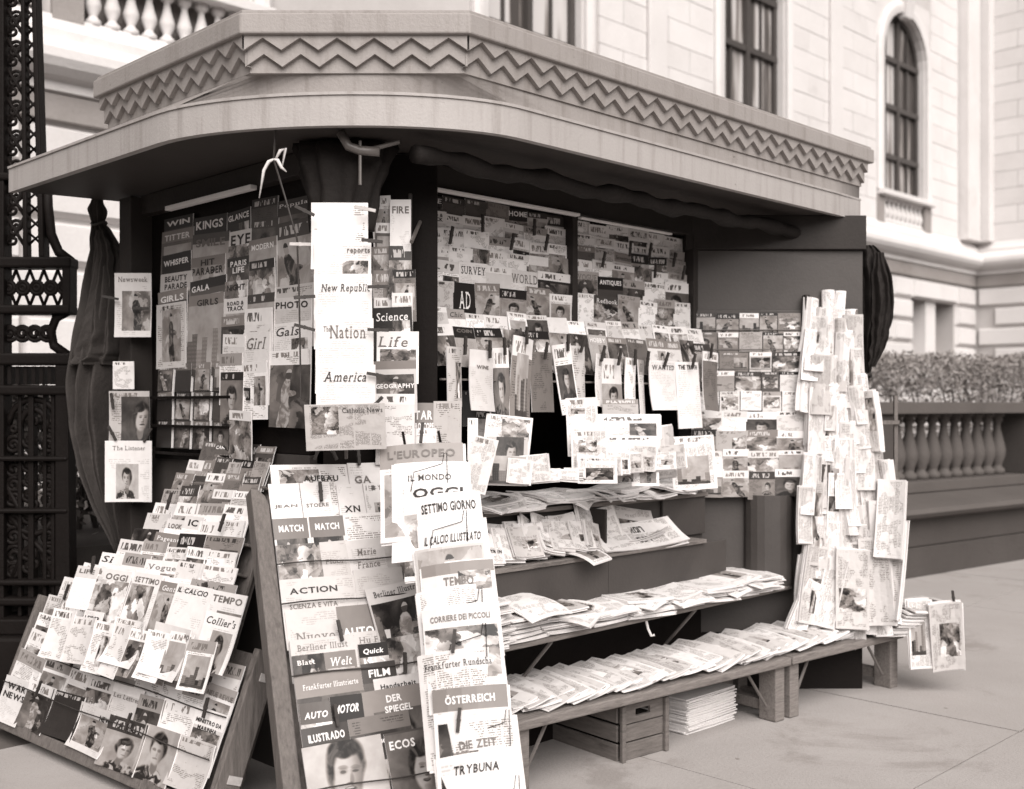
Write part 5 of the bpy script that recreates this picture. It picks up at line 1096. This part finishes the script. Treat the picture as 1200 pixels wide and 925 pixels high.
ps = {4: dict(kind=2, tone=.24, bandh=0, mast=0), 3: dict(kind=0, tone=.3, frame=(.2, .8), art=(.05, .8)), 8: dict(kind=1, tone=.5, band=.66, bandh=.45, frame=(0, 1), art=(0, .55)), 11: dict(kind=2, tone=.68, bandh=0), 12: dict(kind=2, tone=.7, bandh=0)}
for i, (u, vt, w, h, pal, ro) in enumerate(pinned):
    s = style(rnd, pal); s.update(ps.get(i, {})); a, b = look(s)
    mag(LK, u, vt - h / 2, w, h, s, f'{a} {b} magazine, {ordn(i)} from left of those pinned hanging under the windows', 'magazine', 'magazines pinned hanging under the windows', off=.035 + (i % 2) * .012, rot=ro, tilt=4, twist=[0, 25, -30][i % 3] if w < .1 else 0, titles=pt.get(i, ()), curl=-.008, bow=.012 if i % 2 else 0)
    pin(LK, u + rnd.uniform(-.02, .03), vt + .005, .06, rnd.uniform(-18, 12), f'dark clothespin holding the {ordn(i)} hanging magazine under the windows')

# ------------------------------------------------------------------ on the counter
GCn = 'printed matter standing on the counter'
LL = camf(500, 475, 4.32); m = 4.32 / 1305
def cm_(px0, px1, y0, y1, lab, ti=(), D=4.32, off=0, rot=0, pal='pale', cat='magazine', news=False, tilt=10, grp=GCn, leaves=0, curl=0, **sk):
    F = camf((px0 + px1) / 2, (y0 + y1) / 2, D); q = D / 1305; s = style(rnd, pal, news); s.update(sk)
    return mag(F, 0, 0, (px1 - px0) * q, (y1 - y0) * q, s, lab, cat, grp, cat, off=off, rot=rot, tilt=tilt, titles=ti, news=news, leaves=leaves, curl=curl)
cm_(441, 480, 462, 545, 'pale digest left of the star magazine on the counter', (T('ABC', GR, .5, .1, .6, .7),), kind=2)
cm_(478, 510, 472, 545, 'grey astrology magazine with outlined white capitals on the counter', (T('STAR', WH, .80, .15, .8), T('HOROSCOPE', WH, .62, .11, .9)), off=.01, tone=.2, band=.28, bandh=.5, kind=2)
cm_(464, 488, 502, 550, 'small pale booklet in front of the astrology magazine, left one', off=.03, kind=2, cat='booklet'); cm_(488, 512, 502, 550, 'small pale booklet in front of the astrology magazine, right one', off=.032, kind=2, cat='booklet')
cm_(508, 541, 470, 545, 'light grey plain magazine right of the astrology magazine', off=.012, tone=.45, kind=2, bandh=0, titles=(T('Poetry', GR, .80, .10, .7, .5, False),))
cm_(542, 572, 458, 500, 'black magazine with small white line behind the counter', D=4.7, pal='dark', titles=(T('THEATRE ARTS', WH, .3, .09, .8),), kind=2, tone=.02, band=.02, bandh=0)
cm_(556, 580, 480, 520, 'small grey paperback standing behind the counter', D=4.65, pal='mid', cat='paperback'); cm_(548, 560, 490, 540, 'narrow white booklet with dark panel on the counter', pal='pale', cat='booklet', kind=2)
cm_(567, 622, 487, 545, 'tilted white magazine with a round emblem on the counter', D=4.55, rot=-6, kind=0, tone=.66, frame=(.35, .95), art=(.5, .95), bandh=0, off=.0)
cm_(572, 618, 512, 560, 'magazine with a bearded figure on the counter', D=4.52, rot=-2, kind=1, tone=.5, bandh=0, frame=(.2, .9), art=(.1, 1.0), off=.03)
cm_(562, 616, 534, 566, 'grey picture magazine lowest of the pile left of the dark gap', D=4.5, rot=-2, kind=0, tone=.35, bandh=0, frame=(0, 1), art=(0, 1), off=.05, leaves=4)
cm_(548, 577, 512, 578, 'pale folded newspaper standing askew beside the weeklies', D=4.25, rot=-14, kind=2, news=True, cat='newspaper')
cm_(664, 701, 466, 535, 'tall hanging newspaper with dark banner right of the dark gap', D=4.72, rot=2, news=True, cat='newspaper', kind=0, frame=(.15, .6), art=(.72, .82), bandh=0, titles=(T('DAILY', GR, .93, .05, .7),))
cm_(669, 712, 504, 562, 'lower hanging newspaper with small dark blocks right of the dark gap', D=4.66, rot=1, news=True, cat='newspaper', kind=0, frame=(.2, .7), art=(.55, .8), off=.03)
cm_(676, 722, 536, 566, 'newspaper front folded behind the counter pile', D=4.64, news=True, cat='newspaper', kind=0, off=.05)
cm_(706, 748, 468, 490, 'grey booklet with dark window above the counter pile', D=5.0, pal='mid', cat='booklet', kind=2, tone=.45); cm_(700, 775, 487, 515, 'row of pale booklets lying above the counter pile, upper one', D=4.9, cat='booklet', kind=0, leaves=3); cm_(708, 772, 512, 545, 'row of pale booklets lying above the counter pile, lower one', D=4.85, cat='booklet', kind=2, leaves=4, titles=(T('Story', GR, .8, .12, .5, .3, False),))
cm_(724, 742, 536, 565, 'small pale booklet with a dark face on the counter', D=4.8, cat='booklet', kind=1); cm_(740, 772, 536, 570, 'pale booklet with dark picture box on the counter', D=4.8, cat='booklet', kind=0, frame=(.3, .9), art=(.1, .75))
cm_(765, 790, 500, 560, 'crumpled pale newspaper stuffed upright on the counter', D=4.95, news=True, cat='newspaper', kind=2, rot=4, leaves=4, curl=.02)
cm_(786, 838, 511, 574, 'white newspaper with a dark line drawing propped at the counter end', D=5.05, news=True, cat='newspaper', kind=0, tone=.68, frame=(.12, .85), art=(.1, .62), rot=3, curl=.012, titles=(('New Amsterdam News', .5, .92, .85, .05, GR, False),), seed=40.4)

for i in range(12):
    px = 596 + i * 16; y = 566 - i * 1.6; w_ = rnd.uniform(22, 34); hh = rnd.uniform(20, 34)
    if 622 < px < 662: hh *= .45
    cm_(px, px + w_, y - hh, y, f'small folded paper standing along the back of the counter, {ordn(i)} from the left', D=4.5 + i * .035, news=True, cat='newspaper', rot=rnd.uniform(-6, 6), off=.06, leaves=2, curl=.006)
# flat newspapers: horizontal frames
FLZ = lambda x, y, z, rz=0: frame((x, y, z), (math.cos(rz), math.sin(rz), 0), (-math.sin(rz), math.cos(rz), 0))
gN = 'newspapers spread on the counter top'
for i in range(12):
    x = .92 + i * .155; mag(FLZ(x, .56 + rnd.uniform(-.03, .03), 1.052 + (i % 3) * .012, rnd.uniform(-.35, .25)), 0, 0, rnd.uniform(.24, .32), rnd.uniform(.22, .3), style(rnd, 'pale', True), f'folded newspaper lying on the counter top, {ordn(i)} from the left', 'newspaper', gN, 'newspaper', off=.02, news=True, th=.006, leaves=3, curl=.010, bow=-.012, twist=rnd.uniform(-4, 7), tilt=rnd.uniform(-4, 6))
LT = frame((.82, .40, .838), (1, 0, 0), (0, .42, .9)); gT = 'newspapers standing in the tray under the counter'
tr = [(.03, .16, .20, '', 0), (.155, .19, .22, 'Femail', -6), (.33, .15, .16, '', -12), (.40, .16, .17, '', -18), (.47, .17, .17, '', -14), (.16, .20, .12, '', -10), (.30, .20, .13, 'ELGA DE TREN', -14), (.44, .16, .14, '', -12), (.58, .17, .15, '', -8), (.70, .16, .15, '', -6)]
for i, (u, w, h, ti, ro) in enumerate(tr):
    mag(LT, u, h / 2, w, h, style(rnd, 'pale', True), f'folded newspaper leaning in the tray under the counter, {ordn(i)} from the left', 'newspaper', gT, 'newspaper', off=.0 + (i > 4) * .04, news=True, rot=ro * .5, th=.008, leaves=2, curl=.006, titles=((ti, .55, .75 if i < 5 else .4, .8, .12, GR if i < 5 else DK, i > 4),) if ti else ())
for i in range(14):
    u = .52 + i * .036 + rnd.uniform(-.01, .01); h = rnd.uniform(.13, .21) if i % 2 else rnd.uniform(.09, .14)
    mag(LT, u, h / 2, rnd.uniform(.12, .18), h, style(rnd, 'pale', True), f'folded newspaper crowded in the right half of the tray, {ordn(i)} from the left', 'newspaper', gT, 'newspaper', off=(.055 if i % 2 == 0 else .01) + i * .001, news=True, rot=rnd.uniform(-16, 2), tilt=rnd.uniform(-4, 8), twist=rnd.uniform(-15, 25), th=.007, leaves=2, curl=rnd.uniform(-.01, .014), bow=rnd.uniform(0, .02))
for i in range(7):
    u = 1.08 + i * .09; mag(LT, u, .03 + rnd.uniform(0, .03), rnd.uniform(.16, .26), rnd.uniform(.12, .18), style(rnd, 'pale', True), f'crumpled newspaper heaped on the right ledge, {ordn(i)} from the left', 'newspaper', gT, 'newspaper', off=-.03 + (i % 2) * .02, news=True, rot=rnd.uniform(-14, 14), tilt=rnd.uniform(0, 45), twist=rnd.uniform(-12, 12), th=.006, leaves=3, curl=rnd.uniform(-.02, .03), bow=rnd.uniform(-.01, .03))
for i in range(9):
    x = 1.0 + i * .235 + rnd.uniform(-.05, .05); mag(FLZ(x, .27 + rnd.uniform(-.03, .02), .635 - i * .003, rnd.uniform(-.5, .5)), 0, 0, rnd.uniform(.2, .3), rnd.uniform(.24, .32), style(rnd, 'pale', True), f'loose newspaper tossed on top of the middle shelf stacks, {ordn(i)} from the left', 'newspaper', 'loose newspapers on the middle shelf', 'newspaper', off=.004 + (i < 2) * .075, news=True, th=.005, leaves=2, curl=rnd.uniform(-.02, .01), bow=rnd.uniform(-.035, -.01), tilt=rnd.uniform(-5, 2), twist=rnd.uniform(-6, 6))
for i in range(9):
    x = .95 + i * .2 + rnd.uniform(-.06, .06); mag(FLZ(x, .52 + rnd.uniform(-.03, .02), 1.085, rnd.uniform(-.7, .7)), 0, 0, rnd.uniform(.18, .28), rnd.uniform(.2, .28), style(rnd, 'pale', True), f'loose newspaper overhanging the counter edge, {ordn(i)} from the left', 'newspaper', gN, 'newspaper', off=.01, news=True, th=.005, leaves=2, curl=rnd.uniform(-.02, .015), bow=rnd.uniform(-.04, -.012), tilt=rnd.uniform(-10, 2), twist=rnd.uniform(-8, 8))
s = style(rnd, 'pale', True); s.update(kind=2, tone=.66, mast=0)
mag(LT, 1.30, .035, .62, .17, s, 'wide white newspaper with square foreign letters spread on the ledge', 'newspaper', gT, 'newspaper', off=.02, news=True, th=.006, leaves=4, curl=.02, bow=.01, tilt=25, titles=(('\u05d0\u05de\u05d5\u05e8', .55, .72, .16, .22, DK), ('\u05e1\u05e4\u05e8', .55, .34, .15, .22, DK)))
s = style(rnd, 'pale', True); s.update(kind=0, frame=(.1, .6), art=(.1, .6))
mag(LT, 1.37, .11, .28, .16, s, 'newspaper with a grey picture standing behind the foreign-lettered paper', 'newspaper', gT, 'newspaper', off=-.02, news=True, rot=-10, th=.006, leaves=2, curl=.008)
mag(LT, 1.12, .12, .18, .15, style(rnd, 'pale', True), 'rumpled newspaper left of the picture paper on the ledge', 'newspaper', gT, 'newspaper', off=.0, news=True, rot=4, th=.006, leaves=4, curl=.02)
mag(FLZ(1.70, .33, .838, .3), 0, 0, .20, .16, style(rnd, 'pale', True), 'newspaper corner drooping over the edge of the ledge', 'newspaper', gT, 'newspaper', off=.012, news=True, th=.005, leaves=1, bow=-.02, tilt=-12)

# shelf stacks: each newspaper a sheaf of its own
gS = 'stacked newspapers on the middle shelf'
stk = [(.93, 11, .27, .0), (1.17, 6, .26, .05), (1.42, 5, .28, -.05), (1.68, 4, .28, .1), (1.95, 4, .30, -.1), (2.22, 4, .30, .12), (2.48, 4, .30, -.05), (2.68, 5, .26, .1), (2.84, 4, .22, -.15), (2.97, 4, .16, -.3)]
for si, (x, k_, w, rz) in enumerate(stk):
    z = .564
    for j in range(k_):
        t_ = rnd.uniform(.0045, .0065)
        mag(FLZ(x + rnd.uniform(-.012, .012), .33 + rnd.uniform(-.015, .015) - .012 * (si > 2), z, rz + rnd.uniform(-.09, .09)), 0, 0, w * rnd.uniform(.95, 1.05), .31 * rnd.uniform(.95, 1.08), style(rnd, 'pale', True), f'newspaper {ordn(j)} from the bottom in the {ordn(si)} stack on the middle shelf', 'newspaper', gS, 'newspaper', off=t_ * 2.4, news=True, th=t_, leaves=2, curl=rnd.uniform(0, .006), bow=rnd.uniform(-.012, 0), tilt=rnd.uniform(-2.5, .5), twist=rnd.uniform(-1, 1) * (1 + si * .5))
        z += t_ * 3.0 + .001
# bench: a long fan of newspapers, each lapped over the next
gBn = 'newspapers fanned along the low bench'
NB = 78
for i in range(NB):
    t_ = (i + .8) / NB; p = BA + bd * (t_ * ((BB - BA).length - .16) + .06) + bn * (.225 + rnd.uniform(-.02, .02))
    rz = math.atan2(bd.y, bd.x) + rnd.gauss(-.12, .13)
    tw_ = 12 + rnd.uniform(-5, 6)
    mag(FLZ(p.x, p.y, .318 + rnd.uniform(0, .012), rz), 0, 0, rnd.uniform(.11, .19), .38 * rnd.uniform(.84, 1.08), style(rnd, 'pale', True, kind=rnd.choice([0, 2, 2, 2])), f'folded newspaper in the bench fan, {ordn(i)} from the near end', 'newspaper', gBn, 'newspaper', off=.012, news=True, th=.005, leaves=1, twist=-tw_, tilt=rnd.uniform(-1.5, 1.5), bow=-.008, curl=.004)
# bundle under the bench
bu = MB(); zz = 0
for i in range(26):
    h = .0062; a = rnd.uniform(-.05, .05); c_, s_ = math.cos(a), math.sin(a); ox, oy = rnd.uniform(-.008, .008), rnd.uniform(-.008, .008); w, d = .19 * rnd.uniform(.96, 1.03), .16 * rnd.uniform(.96, 1.02)
    sag = .012 * (i / 26)
    pts = [(-w, -d), (0, -d - .004), (w, -d), (w + .004, 0), (w, d), (0, d), (-w, d), (-w - .003, 0)]
    q = [(2.33 + x * c_ - y * s_ + ox, .27 + x * s_ + y * c_ + oy) for x, y in pts]
    v = [(x, y, zz + rnd.uniform(0, .001)) for x, y in q] + [(x, y, zz + h * .86) for x, y in q]
    bu.add(v, [tuple(range(7, -1, -1)), tuple(range(8, 16))] + [(k, (k + 1) % 8, 8 + (k + 1) % 8, 8 + k) for k in range(8)]); zz += h
tag(bu.build('newspaper_bundle', 'paper', None), 'squared bundle of newspapers standing on the pavement under the bench', 'newspaper bundle')

# ------------------------------------------------------------------ postcards on the wing
GM = 'cards and pamphlets on the wing rack'; DM = 'the card rack on the wing'
CW = wg
for i in range(9):
    zt = 1.985 - i * .103
    if i < 5: rowof(CW, DM, i, .02, .59, zt, 5 if i != 2 else 4, .105, .014 + i * .004, ['mid', 'mixed', 'mid', 'mixed', 'pale'][i], cat='postcard', name='postcard', group=GM, wide=.96, jit=.3, rotj=.8, th=.003, hj=.02)
    else: rowof(CW, DM, i, .01, .60, zt, 4, .14, .014 + i * .006, ['pale', 'mid', 'pale', 'mixed'][i - 5], cat='pamphlet', name='pamphlet', group=GM, wide=1.04, jit=.8, rotj=1.2, th=.006, hj=.1)

# ------------------------------------------------------------------ upright newspapers at the right
nr = empty('newspaper_ladder', (3.35, .0, .3)); tag(nr, 'ladder-like stand packed with upright newspapers at the right end', 'rack')
for u in (.64, .86, 1.07):
    o = MB().box(u, u + .018, .30, 1.55 if u > 1 else 2.0, .03, .05, wg).build('upright', 'wood_rack', nr, bevel=0); o.location = -Vector(nr.location)
for z in (.5, .8, 1.1, 1.4): 
    o = MB().box(.63, 1.09, z, z + .02, .052, .07, wg).build('rung', 'wood_rack', nr, bevel=0); o.location = -Vector(nr.location)
gU = 'newspapers standing upright at the right end'
tiers = [(2.07, .60, .86, 5, .045), (1.95, .60, .88, 6, .055), (1.83, .61, .90, 6, .065), (1.71, .61, .92, 7, .075), (1.58, .61, .95, 7, .085), (1.45, .60, .98, 8, .095), (1.32, .59, 1.01, 8, .105), (1.19, .57, 1.03, 9, .115), (1.05, .56, 1.04, 9, .125), (.91, .55, 1.04, 9, .135), (.76, .54, 1.02, 8, .145), (.62, .53, 1.0, 8, .155)]
for ti_, (zt, a, b, k_, of) in enumerate(tiers):
    for i in range(k_):
        u = a + (b - a) * (i + .5) / k_ + rnd.uniform(-.015, .015); w = rnd.choice([rnd.uniform(.05, .08), rnd.uniform(.07, .12)]); h = min(rnd.uniform(.26, .44), zt - .31)
        s = style(rnd, 'pale', True); s.update(kind=rnd.choice([0, 2, 2, 2]), tone=rnd.uniform(.50, .74), frame=(.05, .95), art=(rnd.uniform(.2, .5), rnd.uniform(.6, .9)))
        tw_ = rnd.choice([0, rnd.uniform(-20, 20), rnd.uniform(-65, 65)])
        mag(wg, u, zt + rnd.uniform(-.07, .06) - h / 2, w, h, s, f'upright folded newspaper, {ordn(i)} from left in {ordn(ti_)} tier at right end', 'newspaper', gU, 'newspaper', off=of + rnd.uniform(-.015, .02), news=True, rot=rnd.gauss(0, 3) + (u - .80) * 24, tilt=rnd.uniform(-2, 5), twist=tw_, th=rnd.uniform(.010, .024), leaves=rnd.choice([1, 2, 3]), curl=rnd.choice([-.032, -.022, -.012, .006]), bow=rnd.uniform(-.015, .03))
for i, (u, z, w, h, ro, tw_) in enumerate(((.60, .58, .12, .40, -10, 15), (.70, .54, .11, .36, -16, -20), (.56, .47, .10, .28, -26, 10), (.80, .56, .17, .40, -3, 0), (.93, .60, .15, .44, 2, -25), (1.0, .92, .14, .40, -6, -35), (1.02, .66, .10, .50, -8, -50))):
    s = style(rnd, 'pale', True); s.update(kind=0 if i in (0, 3) else 2)
    mag(wg, u, z, w, h, s, f'loose newspaper leaning at the foot of the upright stack, {ordn(i)} from left', 'newspaper', gU, 'newspaper', off=.17 + i * .007, news=True, rot=ro, twist=tw_, tilt=8, th=.012, leaves=3, curl=.012, bow=.01)
# papers pinned over the bench end
HF = camf(1095, 745, 5.80); m = 5.8 / 1305; gH = 'newspapers hanging over the bench end'
s = style(rnd, 'pale', True); s.update(kind=0, frame=(.1, .7), art=(.2, .8))
mag(HF, -17 * m, 2 * m, .125, .36, s, 'newspaper with dark headline hanging over the bench end, left one', 'newspaper', gH, 'newspaper', off=0, news=True, rot=3, th=.008, leaves=2, curl=.008)
s = style(rnd, 'pale', True); s.update(kind=0, frame=(.3, .9), art=(.2, .7))
mag(HF, 12 * m, 0, .17, .36, s, 'newspaper with grey picture hanging over the bench end, right one', 'newspaper', gH, 'newspaper', off=.014, news=True, rot=6, th=.008, leaves=2, curl=.012, tilt=-6)
pin(HF, 19 * m, 46 * m, .03, 10, 'dark clothespin on the papers hanging over the bench end')
for i in range(9):
    p = BB + bd * (-.06 + i * .014) + bn * (.06 - .014 * i); mag(FLZ(p.x, p.y, .312 + i * .0155, -.3 + rnd.uniform(-.15, .15)), 0, 0, .30, .27, style(rnd, 'pale', True), f'newspaper lying flat at the far bench end, {ordn(i)} from the bottom', 'newspaper', gBn, 'newspaper', off=.008, news=True, th=.005, leaves=2, curl=.01, bow=-.01, tilt=-3)
